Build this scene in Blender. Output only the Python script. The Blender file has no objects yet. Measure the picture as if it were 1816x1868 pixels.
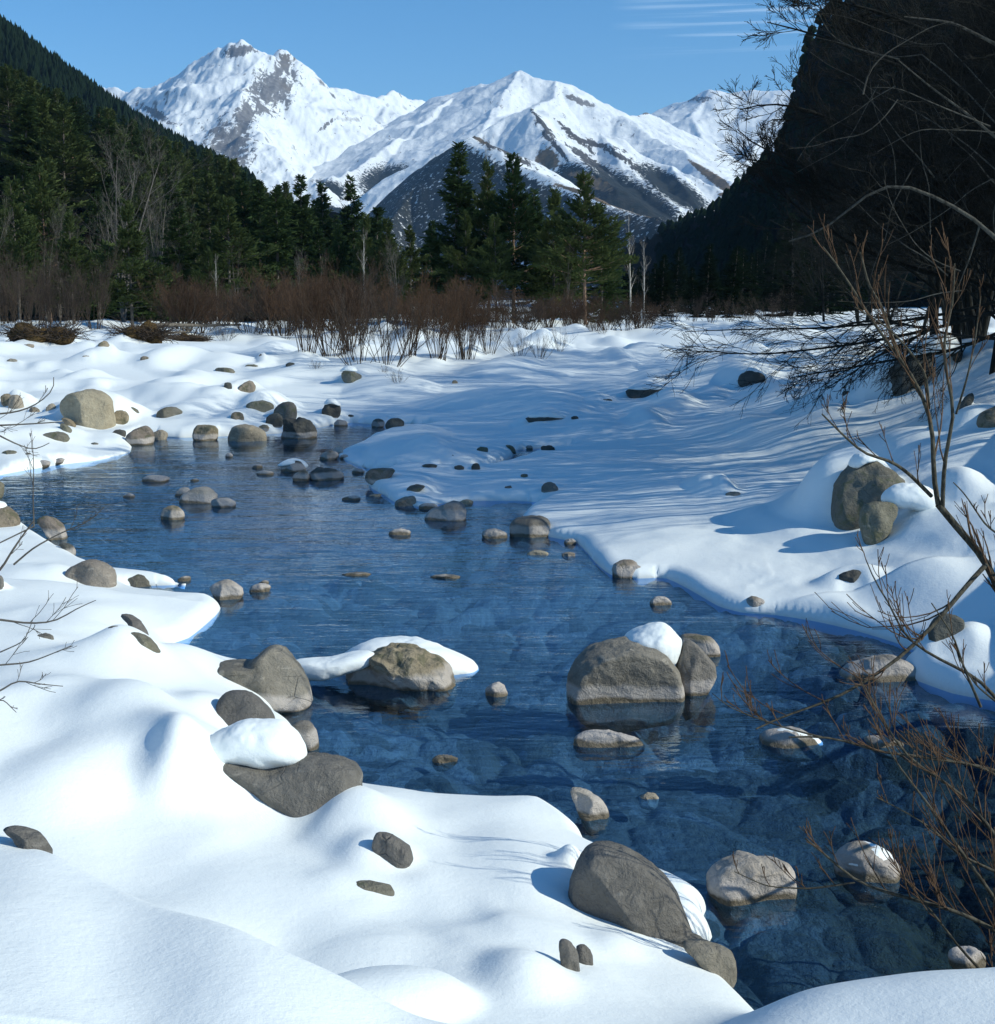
import bpy, bmesh, math, random
import numpy as np
from mathutils import Vector, Matrix

# ------------------------------------------------------------------ camera, sky, sun, exposure
W0, H0, FPX = 1816.0, 1868.0, 2400.0
CAM_Z = 3.4
PITCH = math.radians(9.2)
scene = bpy.context.scene
COL = scene.collection
cam_d = bpy.data.cameras.new("camera")
cam_d.sensor_fit = 'HORIZONTAL'; cam_d.sensor_width = 36.0
cam_d.lens = 36.0 * FPX / W0
cam_d.clip_start = 0.05; cam_d.clip_end = 60000.0
cam = bpy.data.objects.new("camera", cam_d); COL.objects.link(cam)
cam.location = (0, 0, CAM_Z)
cam.rotation_euler = (math.radians(90) - PITCH, 0, 0)
scene.camera = cam

SUN_AZ = math.radians(107.0)      # clockwise from +Y (the view direction)
SUN_EL = math.radians(31.5)
sun_dir = Vector((math.sin(SUN_AZ) * math.cos(SUN_EL), math.cos(SUN_AZ) * math.cos(SUN_EL), math.sin(SUN_EL)))
sun_d = bpy.data.lights.new("sun", 'SUN')
sun_d.energy = 4.2; sun_d.angle = math.radians(0.5); sun_d.color = (0.985, 0.985, 0.86)
sun = bpy.data.objects.new("sun", sun_d); COL.objects.link(sun)
sun.rotation_euler = sun_dir.to_track_quat('Z', 'Y').to_euler()
sun.location = (60, -10, 60)

world = bpy.data.worlds.new("World"); scene.world = world
world.use_nodes = True
wt = world.node_tree
for n in list(wt.nodes): wt.nodes.remove(n)
def wn(t, **kw):
    n = wt.nodes.new(t)
    for k, v in kw.items(): setattr(n, k, v)
    return n
wo = wn('ShaderNodeOutputWorld'); bgn = wn('ShaderNodeBackground'); sky = wn('ShaderNodeTexSky')
sky.sky_type = 'NISHITA'; sky.sun_disc = False
sky.sun_elevation = SUN_EL; sky.sun_rotation = SUN_AZ
sky.altitude = 1200.0; sky.air_density = 1.0; sky.dust_density = 0.15; sky.ozone_density = 4.0
bgn.inputs['Strength'].default_value = 0.15
# slide film blue of the sky, and a few streaks of thin cirrus low over the right ridge
hs = wn('ShaderNodeHueSaturation'); hs.inputs['Saturation'].default_value = 1.22; hs.inputs['Hue'].default_value = 0.496; hs.inputs['Value'].default_value = 1.0
wt.links.new(sky.outputs[0], hs.inputs['Color'])
tcw = wn('ShaderNodeTexCoord'); mpw = wn('ShaderNodeMapping')
mpw.inputs['Scale'].default_value = (1.6, 1.0, 95.0); mpw.inputs['Rotation'].default_value = (0, math.radians(2.2), 0)
wt.links.new(tcw.outputs['Generated'], mpw.inputs[0])
nzw = wn('ShaderNodeTexNoise'); nzw.inputs['Scale'].default_value = 3.0; nzw.inputs['Detail'].default_value = 3.0; nzw.inputs['Roughness'].default_value = 0.55
wt.links.new(mpw.outputs[0], nzw.inputs['Vector'])
rpw = wn('ShaderNodeMapRange'); rpw.inputs[1].default_value = 0.5; rpw.inputs[2].default_value = 0.72
wt.links.new(nzw.outputs[0], rpw.inputs[0])
sepw = wn('ShaderNodeSeparateXYZ'); wt.links.new(tcw.outputs['Generated'], sepw.inputs[0])
def bump_w(out, c, w):
    a = wn('ShaderNodeMath', operation='SUBTRACT'); wt.links.new(out, a.inputs[0]); a.inputs[1].default_value = c
    b = wn('ShaderNodeMath', operation='DIVIDE'); wt.links.new(a.outputs[0], b.inputs[0]); b.inputs[1].default_value = w
    d = wn('ShaderNodeMath', operation='MULTIPLY'); wt.links.new(b.outputs[0], d.inputs[0]); wt.links.new(b.outputs[0], d.inputs[1])
    e = wn('ShaderNodeMath', operation='SUBTRACT', use_clamp=True); e.inputs[0].default_value = 1.0; wt.links.new(d.outputs[0], e.inputs[1])
    return e.outputs[0]
bx_ = bump_w(sepw.outputs['X'], 0.175, 0.095); bz_ = bump_w(sepw.outputs['Z'], 0.197, 0.030)
m1 = wn('ShaderNodeMath', operation='MULTIPLY'); wt.links.new(bx_, m1.inputs[0]); wt.links.new(bz_, m1.inputs[1])
m2 = wn('ShaderNodeMath', operation='MULTIPLY'); wt.links.new(m1.outputs[0], m2.inputs[0]); wt.links.new(rpw.outputs[0], m2.inputs[1])
m3 = wn('ShaderNodeMath', operation='MULTIPLY'); wt.links.new(m2.outputs[0], m3.inputs[0]); m3.inputs[1].default_value = 0.5
mxw = wn('ShaderNodeMixRGB'); mxw.inputs[2].default_value = (5.6, 7.2, 8.8, 1)
wt.links.new(m3.outputs[0], mxw.inputs[0]); wt.links.new(hs.outputs[0], mxw.inputs[1])
wt.links.new(mxw.outputs[0], bgn.inputs['Color']); wt.links.new(bgn.outputs[0], wo.inputs['Surface'])

vs = scene.view_settings
vs.view_transform = 'Standard'; vs.look = 'None'; vs.exposure = 0.02; vs.gamma = 1.0
try:
    cy = scene.cycles
    cy.max_bounces = 8; cy.diffuse_bounces = 3; cy.glossy_bounces = 3; cy.transmission_bounces = 3
    cy.transparent_max_bounces = 12; cy.volume_bounces = 0; cy.caustics_reflective = False; cy.caustics_refractive = False
    cy.use_denoising = True; cy.sample_clamp_indirect = 6.0
except Exception: pass

# ------------------------------------------------------------------ pixel <-> world
cP, sP = math.cos(PITCH), math.sin(PITCH)
def ray(px, py):
    x = (np.asarray(px, float) - W0 / 2) / FPX; v = -(np.asarray(py, float) - H0 / 2) / FPX
    return x, cP + v * sP, -sP + v * cP
def on_z(px, py, z):
    dx, dy, dz = ray(px, py); t = (z - CAM_Z) / dz
    return dx * t, dy * t
def on_y(px, py, y):
    dx, dy, dz = ray(px, py); t = y / dy
    return dx * t, CAM_Z + dz * t

# ------------------------------------------------------------------ noise
_rs = np.random.RandomState(7)
_perm = _rs.permutation(4096); _perm = np.concatenate([_perm, _perm]); _gr = _rs.rand(4096) * 2 - 1
_ga = _rs.rand(4096) * 2 * np.pi
def _h(ix, iy, iz=0):
    return _perm[(_perm[(_perm[ix & 4095] + iy) & 4095] + iz) & 4095]
def perlin(x, y, seed=0):
    x = np.asarray(x, float) + seed * 37.7; y = np.asarray(y, float) + seed * 91.3
    x0 = np.floor(x).astype(int); y0 = np.floor(y).astype(int); fx = x - x0; fy = y - y0
    u = fx * fx * fx * (fx * (fx * 6 - 15) + 10); v = fy * fy * fy * (fy * (fy * 6 - 15) + 10)
    def g(i, j):
        a = _ga[_h(x0 + i, y0 + j)]
        return np.cos(a) * (fx - i) + np.sin(a) * (fy - j)
    return ((g(0, 0) * (1 - u) + g(1, 0) * u) * (1 - v) + (g(0, 1) * (1 - u) + g(1, 1) * u) * v) * 1.5
def fbm(x, y, o=4, seed=0, gain=.5, ridge=False):
    s = 0; a = 1.0; t = 0
    for i in range(o):
        n = perlin(x * 2 ** i, y * 2 ** i, seed + i * 5)
        if ridge: n = 1 - 2 * np.abs(n)
        s = s + n * a; t += a; a *= gain
    return s / t
def noise3(p, seed=0):
    """value noise on (N,3)"""
    q = p + seed * 17.3; i = np.floor(q).astype(int); f = q - i; f = f * f * (3 - 2 * f); r = 0
    for dx in (0, 1):
        for dy in (0, 1):
            for dz in (0, 1):
                w = (f[:, 0] if dx else 1 - f[:, 0]) * (f[:, 1] if dy else 1 - f[:, 1]) * (f[:, 2] if dz else 1 - f[:, 2])
                r = r + w * _gr[_h(i[:, 0] + dx, i[:, 1] + dy, i[:, 2] + dz)]
    return r
def fbm3(p, o=4, seed=0, gain=.5):
    return sum(noise3(p * 2 ** k, seed + k) * gain ** k for k in range(o))
def sstep(a, b, x):
    t = np.clip((x - a) / (b - a), 0, 1); return t * t * (3 - 2 * t)
def worley(x, y, seed=0, jit=.85):
    x0 = np.floor(x).astype(int); y0 = np.floor(y).astype(int); d1 = np.full(x.shape, 9.0); d2 = d1.copy(); cid = np.zeros(x.shape, int)
    for i in (-1, 0, 1):
        for j in (-1, 0, 1):
            h = _h(x0 + i + seed * 13, y0 + j)
            px = x0 + i + .5 + jit * .5 * _gr[h]; py = y0 + j + .5 + jit * .5 * _gr[(h + 777) & 4095]
            d = np.hypot(x - px, y - py); near = d < d1
            d2 = np.where(near, d1, np.minimum(d2, d)); cid = np.where(near, h, cid); d1 = np.where(near, d, d1)
    return d1, d2, cid

# ------------------------------------------------------------------ mesh helpers
def mesh_np(name, V, F, mats, smooth=True, attrs=None):
    """V (n,3); F (m,k) array or list of such arrays"""
    Fs = F if isinstance(F, list) else [F]
    Fs = [np.asarray(f, np.int32) for f in Fs if len(f)]
    me = bpy.data.meshes.new(name)
    V = np.asarray(V, np.float32)
    me.vertices.add(len(V)); me.vertices.foreach_set('co', V.ravel())
    nl = sum(f.size for f in Fs); nf = sum(len(f) for f in Fs)
    me.loops.add(nl); me.loops.foreach_set('vertex_index', np.concatenate([f.ravel() for f in Fs]))
    tot = np.concatenate([np.full(len(f), f.shape[1], np.int32) for f in Fs]); st = np.concatenate([[0], np.cumsum(tot)[:-1]]).astype(np.int32)
    me.polygons.add(nf); me.polygons.foreach_set('loop_start', st)
    try: me.polygons.foreach_set('loop_total', tot)
    except Exception: pass
    me.polygons.foreach_set('use_smooth', np.full(nf, smooth))
    for k, a in (attrs or {}).items():
        at = me.attributes.new(k, 'FLOAT', 'POINT'); at.data.foreach_set('value', np.asarray(a, np.float32))
    me.update(calc_edges=True)
    for m in (mats if isinstance(mats, (list, tuple)) else [mats]): me.materials.append(m)
    return me
def link(name, me, parent=None, loc=None):
    o = bpy.data.objects.new(name, me); COL.objects.link(o)
    if parent is not None: o.parent = parent
    if loc is not None: o.location = loc
    return o
def tag(o, label=None, cat=None, group=None, kind=None):
    if label: o['label'] = label
    if cat: o['category'] = cat
    if group: o['group'] = group
    if kind: o['kind'] = kind
    return o
def empty(name, loc, rz=0):
    o = bpy.data.objects.new(name, None); COL.objects.link(o); o.location = loc; o.rotation_euler = (0, 0, rz)
    o.empty_display_size = .2; return o
def grid_faces(nr, nc):
    i = np.arange(nr - 1)[:, None] * nc + np.arange(nc - 1)[None]
    return np.stack([i, i + 1, i + nc + 1, i + nc], -1).reshape(-1, 4)

# ------------------------------------------------------------------ materials
class NT:
    def __init__(s, name):
        s.m = bpy.data.materials.new(name); s.m.use_nodes = True; s.t = s.m.node_tree
        for n in list(s.t.nodes): s.t.nodes.remove(n)
        s.out = s.n('ShaderNodeOutputMaterial'); s.geo = s.n('ShaderNodeNewGeometry')
    def n(s, t, ins=None, **kw):
        n = s.t.nodes.new(t)
        for k, v in kw.items(): setattr(n, k, v)
        for k, v in (ins or {}).items(): s.set(n, k, v)
        return n
    def set(s, n, k, v):
        i = n.inputs[k]
        if hasattr(v, 'is_output') or isinstance(v, bpy.types.NodeSocket): s.t.links.new(v, i)
        elif isinstance(v, bpy.types.Node): s.t.links.new(v.outputs[0], i)
        elif isinstance(v, (tuple, list)) and len(v) == 3 and len(i.default_value) == 4: i.default_value = (*v, 1)
        else: i.default_value = v
    def math(s, op, a, b=0.0, c=None, clamp=False):
        ins = {0: a, 1: b}
        if c is not None: ins[2] = c
        return s.n('ShaderNodeMath', ins, operation=op, use_clamp=clamp).outputs[0]
    def mr(s, v, a, b, c=0.0, d=1.0):
        return s.n('ShaderNodeMapRange', {0: v, 1: a, 2: b, 3: c, 4: d}).outputs[0]
    def mix(s, f, a, b):
        return s.n('ShaderNodeMixRGB', {0: f, 1: a, 2: b}).outputs[0]
    def noise(s, scale, detail=4, rough=.55, vec=None, dist=0.0):
        n = s.n('ShaderNodeTexNoise', {'Scale': scale, 'Detail': detail, 'Roughness': rough, 'Distortion': dist})
        if vec is None: vec = s.pos()
        s.t.links.new(vec, n.inputs['Vector']); return n.outputs[0]
    def pos(s): return s.geo.outputs['Position']
    def objc(s): return s.n('ShaderNodeTexCoord').outputs['Object']
    def map(s, vec, sc=(1, 1, 1), rot=(0, 0, 0)):
        return s.n('ShaderNodeMapping', {'Vector': vec, 'Scale': sc, 'Rotation': rot}).outputs[0]
    def attr(s, nm): return s.n('ShaderNodeAttribute', attribute_name=nm).outputs['Fac']
    def bump(s, h, st, dist=1.0, nrm=None):
        ins = {'Height': h, 'Strength': st, 'Distance': dist}
        if nrm is not None: ins['Normal'] = nrm
        return s.n('ShaderNodeBump', ins).outputs[0]
    def bsdf(s, color, rough=.8, spec=.3, nrm=None, **kw):
        ins = {'Base Color': color, 'Roughness': rough, 'Specular IOR Level': spec}
        if nrm is not None: ins['Normal'] = nrm
        b = s.n('ShaderNodeBsdfPrincipled', ins)
        for k, v in kw.items(): s.set(b, k.replace('_', ' '), v)
        s.t.links.new(b.outputs[0], s.out.inputs['Surface']); return b

def mat_snow():
    s = NT('snow'); p = s.pos()
    a = s.noise(0.9, 5, .6); b = s.noise(55.0, 3, .7); c = s.noise(9.0, 4, .65)
    h = s.math('ADD', s.math('MULTIPLY', b, .0035), s.math('MULTIPLY', c, .010))
    nrm = s.bump(h, .55, 1.0)
    col = s.mix(s.mr(a, .3, .7), (.83, .87, .865), (.88, .91, .89))
    s.bsdf(col, .62, .22, nrm)
    return s.m
def mat_rock(name, base, dark, light, band=True, lichen=None, sc=1.0):
    s = NT(name); oc = s.objc()
    rnd = s.n('ShaderNodeObjectInfo').outputs['Random']
    off = s.n('ShaderNodeVectorMath', {0: oc, 1: s.n('ShaderNodeCombineXYZ', {0: s.math('MULTIPLY', rnd, 40.0), 1: s.math('MULTIPLY', rnd, 13.0)}).outputs[0]}, operation='ADD').outputs[0]
    n1 = s.noise(2.2 * sc, 6, .6, off); n2 = s.noise(14.0 * sc, 6, .65, off, .4); n3 = s.noise(70.0 * sc, 4, .7, off)
    vein = s.noise(3.0 * sc, 5, .6, s.map(off, (1, 1, 3.2), (.5, .9, .2)), 1.2)
    vo = s.n('ShaderNodeTexVoronoi', {'Vector': s.map(off, (1, 1, 1.7), (.3, .5, 0)), 'Scale': 2.6 * sc}, feature='DISTANCE_TO_EDGE').outputs['Distance']
    crack = s.mr(vo, 0.0, .022, 1, 0)
    crack = s.math('MULTIPLY', crack, s.mr(n1, .54, .68))
    col = s.mix(s.mr(n2, .3, .7), dark, base)
    col = s.mix(s.mr(n1, .35, .75, 0, .8), col, light)
    col = s.mix(s.mr(vein, .62, .70, 0, .55), col, tuple(min(1, c * 1.55) for c in light))
    col = s.mix(s.math('MULTIPLY', crack, .4), col, tuple(c * .35 for c in dark))
    col = s.mix(s.mr(n3, .35, .75, .0, .25), col, tuple(c * 1.6 for c in light))
    tint = s.n('ShaderNodeHueSaturation', {'Color': col, 'Hue': s.mr(rnd, 0, 1, .485, .512), 'Value': s.mr(rnd, 0, 1, .82, 1.15), 'Saturation': s.mr(rnd, 0, 1, .8, 1.15)}).outputs[0]
    col = tint
    if lichen: col = s.mix(s.mr(s.noise(5.0 * sc, 6, .7, off, .6), .52, .60, 0, .75), col, lichen)
    rough = s.mr(n2, .3, .7, .95, .75)
    if band:
        z = s.n('ShaderNodeSeparateXYZ', {0: s.pos()}).outputs[2]
        zz = s.math('ADD', z, s.math('MULTIPLY', s.math('SUBTRACT', n1, .5), .16))
        up = s.mr(zz, .13, .17, 1, 0)
        col = s.mix(s.math('MULTIPLY', up, .72), col, (.52, .47, .43))
        low = s.mr(zz, .025, .05, 1, 0)
        col = s.mix(s.math('MULTIPLY', low, .85), col, (.11, .085, .045))
        rough = s.math('SUBTRACT', rough, s.math('MULTIPLY', low, .55))
    h = s.math('ADD', s.math('MULTIPLY', n2, .045), s.math('ADD', s.math('MULTIPLY', n3, .008), s.math('MULTIPLY', crack, -.012)))
    s.bsdf(col, rough, .25, s.bump(h, .85, 1.0))
    return s.m
def mat_bark(name, c1, c2, sc=1.0, spec=.2):
    s = NT(name); oc = s.pos()
    n = s.noise(9 * sc, 4, .65, s.map(oc, (1, 1, .35)))
    col = s.mix(s.mr(n, .35, .65), c1, c2)
    s.bsdf(col, .85, spec); return s.m
def mat_leaf(name, c1, c2):
    s = NT(name); rnd = s.n('ShaderNodeObjectInfo').outputs['Random']
    n = s.noise(1.1, 3, .6); f = s.math('ADD', s.math('MULTIPLY', s.mr(n, .3, .7), .6), s.math('MULTIPLY', rnd, .4))
    col = s.mix(f, c1, c2)
    d = s.n('ShaderNodeBsdfDiffuse', {'Color': col}); t = s.n('ShaderNodeBsdfTranslucent', {'Color': s.mix(.5, col, c2)})
    mx = s.n('ShaderNodeMixShader', {0: .22, 1: d, 2: t}); s.t.links.new(mx.outputs[0], s.out.inputs['Surface'])
    return s.m
M = {}
M['snow'] = mat_snow()
M['rock_grey'] = mat_rock('grey_river_rock', (.175, .157, .132), (.088, .078, .064), (.27, .245, .21))
M['rock_brown'] = mat_rock('brown_river_rock', (.21, .17, .12), (.12, .095, .065), (.31, .26, .20), lichen=(.10, .10, .06))
M['rock_pale'] = mat_rock('pale_river_rock', (.33, .29, .25), (.20, .175, .15), (.44, .39, .34))
M['rock_dark'] = mat_rock('dark_river_rock', (.075, .075, .066), (.038, .038, .034), (.13, .128, .112))
M['rock_green'] = mat_rock('weathered_dry_rock', (.155, .142, .108), (.08, .074, .055), (.225, .21, .17), band=False, lichen=(.12, .125, .07))
M['rock_tan'] = mat_rock('tan_granite_rock', (.29, .245, .18), (.16, .135, .10), (.40, .35, .27), band=False)
M['rock_slate'] = mat_rock('slate_grey_rock', (.145, .134, .116), (.085, .078, .068), (.21, .195, .17), band=False)

# ------------------------------------------------------------------ shoreline of the stream (photo pixel, height of what is seen there)
SHORE = [(-260,900,.05),(-60,875,.05),(0,862,.05),(100,845,.05),(170,836,.06),(232,822,.06),(240,812,.06),(232,800,.06),(262,792,.05),(330,795,.05),(420,792,.05),(500,788,.05),
 (560,782,.05),(605,772,.05),(640,768,.05),(690,772,.05),(742,771,.05),(790,775,.05),(760,781,.06),(715,786,.07),(670,798,.07),(632,813,.07),(618,827,.05),(640,840,.05),(668,850,.05),(760,856,.05),
 (858,855,.05),(905,845,.05),(935,830,.05),(945,817,.05),(990,814,.05),(1042,815,.05),(1010,823,.05),(965,832,.05),(930,846,.05),(885,856,.05),(820,858,.05),(740,854,.05),(700,862,.06),(672,880,.06),(700,897,.06),(722,912,.05),
 (765,918,.06),(815,913,.05),(870,909,.05),(940,909,.05),(992,911,.06),(966,925,.07),(948,944,.08),(960,962,.06),(1005,974,.05),(1050,983,.05),(1068,998,.06),(1092,1022,.08),(1120,1040,.08),(1165,1047,.06),(1215,1048,.05),
 (1262,1066,.08),(1310,1090,.10),(1355,1105,.08),(1420,1115,.05),(1490,1126,.05),(1560,1142,.05),(1630,1163,.05),(1672,1180,.05),(1690,1188,.05),(1672,1196,.10),(1645,1198,.12),(1655,1215,.10),(1680,1235,.05),(1740,1258,.04),(1830,1275,.04),
 (1960,1310,.05),(2150,1420,.05),(2300,1600,.05),(2350,1800,.05)]
NEAR = [(2350,1990,0),(1900,1985,0),(1650,1990,0),(1500,1985,0),(1430,1950,0),(1380,1890,0),(1335,1835,0),(1290,1775,.05),(1248,1716,.1),(1250,1690,.15),(1268,1668,.2),(1302,1640,.24),(1285,1605,.25),(1290,1583,.25),(1240,1556,.25),(1190,1538,.25),(1130,1512,.25),(1075,1488,.25),(1062,1455,.28),(1035,1430,.3),(1000,1412,.3),(965,1408,.3),
 (905,1414,.28),(840,1414,.27),(780,1413,.27),(715,1405,.27),(655,1396,.25),(600,1375,.2),(560,1362,.15),(540,1335,.15),(545,1312,.2),(535,1285,.25),(510,1268,.25),(480,1250,.1),(470,1228,.15),(475,1205,.2),(420,1192,.2),(370,1182,.2),(330,1168,.2),(308,1161,.1),(345,1143,.12),(375,1117,.14),(402,1088,.16),(388,1071,.18),
 (330,1068,.18),(260,1068,.12),(225,1064,.05),(335,1060,.05),(330,1050,.12),(290,1036,.15),(240,1030,.15),(190,1026,.15),(150,1008,.15),(112,988,.15),(72,965,.15),(40,945,.15),(0,918,.2),(-60,905,.2),(-260,925,.2)]
def densify(P, n):
    P = np.array(P, float); out = []
    for i in range(len(P) - 1):
        p0 = P[max(i - 1, 0)]; p1 = P[i]; p2 = P[i + 1]; p3 = P[min(i + 2, len(P) - 1)]
        for k in range(n):
            t = k / n
            c = .5 * ((2 * p1) + (-p0 + p2) * t + (2 * p0 - 5 * p1 + 4 * p2 - p3) * t * t + (-p0 + 3 * p1 - 3 * p2 + p3) * t ** 3)
            out.append(.6 * c + .4 * (p1 * (1 - t) + p2 * t))
    out.append(P[-1]); return np.array(out)
def shore_xy(L):
    D = densify(L, 3); x, y = on_z(D[:, 0], D[:, 1], D[:, 2]); return np.stack([x, y], 1)
POLY = np.concatenate([shore_xy(SHORE), shore_xy(NEAR)])
def sdist(x, y):
    """signed distance to the stream, positive on land"""
    x = np.asarray(x, float); y = np.asarray(y, float); shp = x.shape; x = x.ravel(); y = y.ravel()
    A = POLY; B = np.roll(POLY, -1, 0); best = np.full(x.shape, 1e9); ins = np.zeros(x.shape, bool)
    for a, b in zip(A, B):
        ex, ey = b - a; L = ex * ex + ey * ey + 1e-12
        t = np.clip(((x - a[0]) * ex + (y - a[1]) * ey) / L, 0, 1)
        d = (x - a[0] - t * ex) ** 2 + (y - a[1] - t * ey) ** 2
        np.minimum(best, d, out=best)
        c = (a[1] > y) != (b[1] > y)
        if c.any() and abs(ey) > 1e-12: ins ^= c & (x < ex * (y - a[1]) / ey + a[0])
    d = np.sqrt(best); return np.where(ins, -d, d).reshape(shp)

# ------------------------------------------------------------------ snow surface
CTRL = [(908,1868,1.2),(450,1868,1.42),(0,1868,1.5),(1816,1868,1.14),(1400,1868,1.16),(-300,1800,1.55),(2200,1868,1.2),(0,1700,1.36),(300,1760,1.30),(600,1840,1.18),(0,1545,1.22),(280,1640,1.14),(1500,1775,1.02),(1800,1762,.98),
 (100,1480,.85),(300,1520,.72),(500,1600,.72),(700,1700,.78),(850,1800,.9),(1000,1760,.75),(1150,1800,.85),(1300,1790,.6),(1000,1640,.52),(1150,1700,.45),(900,1500,.38),(700,1440,.32),(960,1420,.28),(1200,1580,.25),(700,1620,.6),(800,1560,.45),
 (0,1350,.98),(200,1350,.8),(330,1440,.62),(500,1480,.5),(620,1500,.48),(0,1200,.75),(150,1260,.72),(300,1230,.5),(400,1300,.42),(480,1290,.32),(100,1100,.45),(250,1120,.3),(330,1100,.22),(0,1000,.4),(100,1010,.25),(0,950,.3),(-200,1000,.6),(-200,1300,1.1),(430,1210,.22),
 (50,820,.16),(200,810,.14),(50,760,.45),(0,700,.75),(200,700,.75),(300,740,.45),(300,700,.7),(420,730,.4),(550,730,.32),(700,740,.28),(450,680,.7),(600,680,.62),(0,640,1.15),(200,640,1.1),(400,630,1.1),(600,640,.95),(0,612,1.35),(300,600,1.4),(600,600,1.35),(-300,700,1.2),
 (800,800,.22),(750,840,.18),(880,880,.22),(1000,860,.3),(1000,780,.3),(900,740,.45),(900,690,.7),(800,650,.95),(1000,650,.95),(1000,600,1.35),(1100,700,.65),(1200,760,.5),(1200,820,.45),(1150,900,.4),(1100,960,.3),(1200,1000,.25),(1300,900,.5),(1300,1000,.3),(1400,1060,.2),(1500,1000,.40),(1500,1100,.16),(1600,1130,.2),
 (1300,700,.72),(1400,760,.78),(1400,650,1.1),(1300,600,1.4),(1200,640,1.1),(1500,700,1.0),(1450,840,.6),(1550,860,.75),(1700,880,.95),(1816,880,1.2),(1700,1000,.65),(1816,1050,.75),(1750,1130,.4),(1730,1210,.3),(1816,1180,.3),(1600,760,1.25),(1700,720,1.6),(1816,760,1.75),(1816,700,2.1),(1600,650,1.5),(1816,606,2.7),(1900,606,2.8),(1740,606,2.65),(1680,648,2.0),(1500,610,1.6),(2100,900,1.5),(2100,640,2.7),(2300,1100,1.0)]
_c = np.array(CTRL, float); _cx, _cy = on_z(_c[:, 0], _c[:, 1], _c[:, 2]); _cu = _cx / (_cy + 1.5); _cv = np.log(_cy + 1.5)
def base_h(x, y):
    yy = np.maximum(y, 3.0); u = np.clip(x / (yy + 1.5), -.55, .65); v = np.log(yy + 1.5); w = np.full(u.shape, 1e-6); s = w * 1.4
    for a, b, z in zip(_cu, _cv, _c[:, 2]):
        d2 = ((u - a) / .042) ** 2 + ((v - b) / .085) ** 2
        k = np.exp(-.5 * np.minimum(d2, 60)) + .02 / (1 + d2) ** 2
        w = w + k; s = s + k * z
    return s / w
# (px, py, z there, radius in photo px, height m, sharpness, stretch away from the viewer)
MOUNDS = [(705,1795,.85,165,.16,3.0,.9),(960,1730,.8,105,.10,1.0,1.6),(305,1405,.75,85,.16,1.0,2.0),(225,1310,.8,170,.14,1.2,2.0),(240,1200,.6,140,.16,1.2,2.2),(640,1490,.5,130,.13,1.0,1.8),(440,1620,.7,240,.07,1.0,1.8),(100,1420,.85,140,.12,1.0,2),
 (980,1560,.45,160,.06,1.0,2.0),(1046,1590,.36,40,.30,1.0,1.3),(640,1700,.8,150,.05,1.0,1.6),(1300,890,.5,52,.20,1.0,2.5),(1325,895,.5,24,.1,1.0,2.5),(1130,1690,.5,60,.06,1.0,1.6),(720,1437,.3,120,.06,1.0,2),
 (700,820,.22,55,.18,1.2,2.2),(790,830,.22,60,.14,1.2,2.2),(760,890,.2,50,.13,1.2,2.5),(740,875,.22,45,.10,1.2,2.5),(600,755,.35,60,.2,1,3),(700,765,.3,70,.12,1,3),(340,690,.7,70,.25,1,4),(175,655,1.0,60,.3,1,4),(390,660,.9,60,.28,1,4),
 (480,750,.35,55,.2,1,3),(420,768,.3,50,.28,1.3,3),(300,735,.5,50,.14,1,3),(990,762,.5,60,.22,1.2,3),(1080,770,.4,90,.14,1,3),(1180,770,.5,50,.2,1,3),(1370,705,.8,50,.3,1,4),(1240,735,.65,60,.25,1,3),
 (1450,940,.6,110,.12,1.0,2.5),(1540,870,1.05,120,.28,1.0,2.0),(1690,905,1.35,110,.14,1.2,1.5),(1500,1040,.6,80,.2,1.0,2.0),(1560,1030,.75,60,.18,1.3,2.0),(1725,1118,.85,60,.26,1.3,2.0),(1480,800,.85,130,.15,1,3),(1630,800,1.3,90,.3,1,3),(1770,770,1.9,60,.2,1,2),
 (1500,770,.95,60,.2,1,3),(1350,790,.6,90,.1,1,3),(110,765,.4,90,.12,1,2.5),(180,800,.2,60,.06,1,2.5),(20,800,.3,90,.1,1,2.5),(60,1040,.35,90,.12,1,2),(150,1140,.4,120,.1,1,2),(330,1085,.22,60,.05,1,2),(1190,960,.35,120,.05,1,2)]
_mx, _my = on_z(np.array([m[0] for m in MOUNDS], float), np.array([m[1] for m in MOUNDS], float), np.array([m[2] for m in MOUNDS], float))
# crests of the drifts nearest the camera: near side high, far side falls away
CREST = [[(-250,1475),(-100,1500),(0,1530),(110,1572),(220,1625),(330,1685),(440,1735),(540,1775),(640,1800),(760,1840),(860,1862),(1000,1900)], 1.24, .34]
_kx, _ky = on_z(*densify([(p[0], p[1], 0) for p in CREST[0]], 4)[:, :2].T, CREST[1])
# smaller folds of the near bank: (crest line, z, height, near width m, far width m)
FOLDS = [([(60,1262),(150,1228),(250,1196),(350,1210),(440,1242),(535,1292)], .5, .13, .9, .22), ([(-60,1330),(60,1288),(160,1262),(250,1268),(330,1296),(400,1340)], .7, .13, .8, .25), ([(560,1468),(610,1456),(650,1460),(690,1490),(740,1545)], .45, .10, .5, .22),
 ([(240,1395),(280,1362),(312,1356),(345,1385),(385,1425)], .72, .12, .35, .18), ([(780,1700),(880,1672),(950,1652),(1010,1672),(1080,1720)], .55, .07, .5, .16), ([(100,1170),(180,1150),(260,1165),(330,1190)], .4, .04, .6, .2), ([(700,1640),(800,1660),(900,1650)], .5, -.06, .5, .3), ([(-50,1140),(60,1110),(150,1100),(230,1112)], .45, .05, .7, .25),
 ([(420,1500),(520,1510),(600,1500)], .6, -.05, .6, .4), ([(1060,1570),(1000,1600),(940,1640)], .42, .05, .4, .2)]
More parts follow.
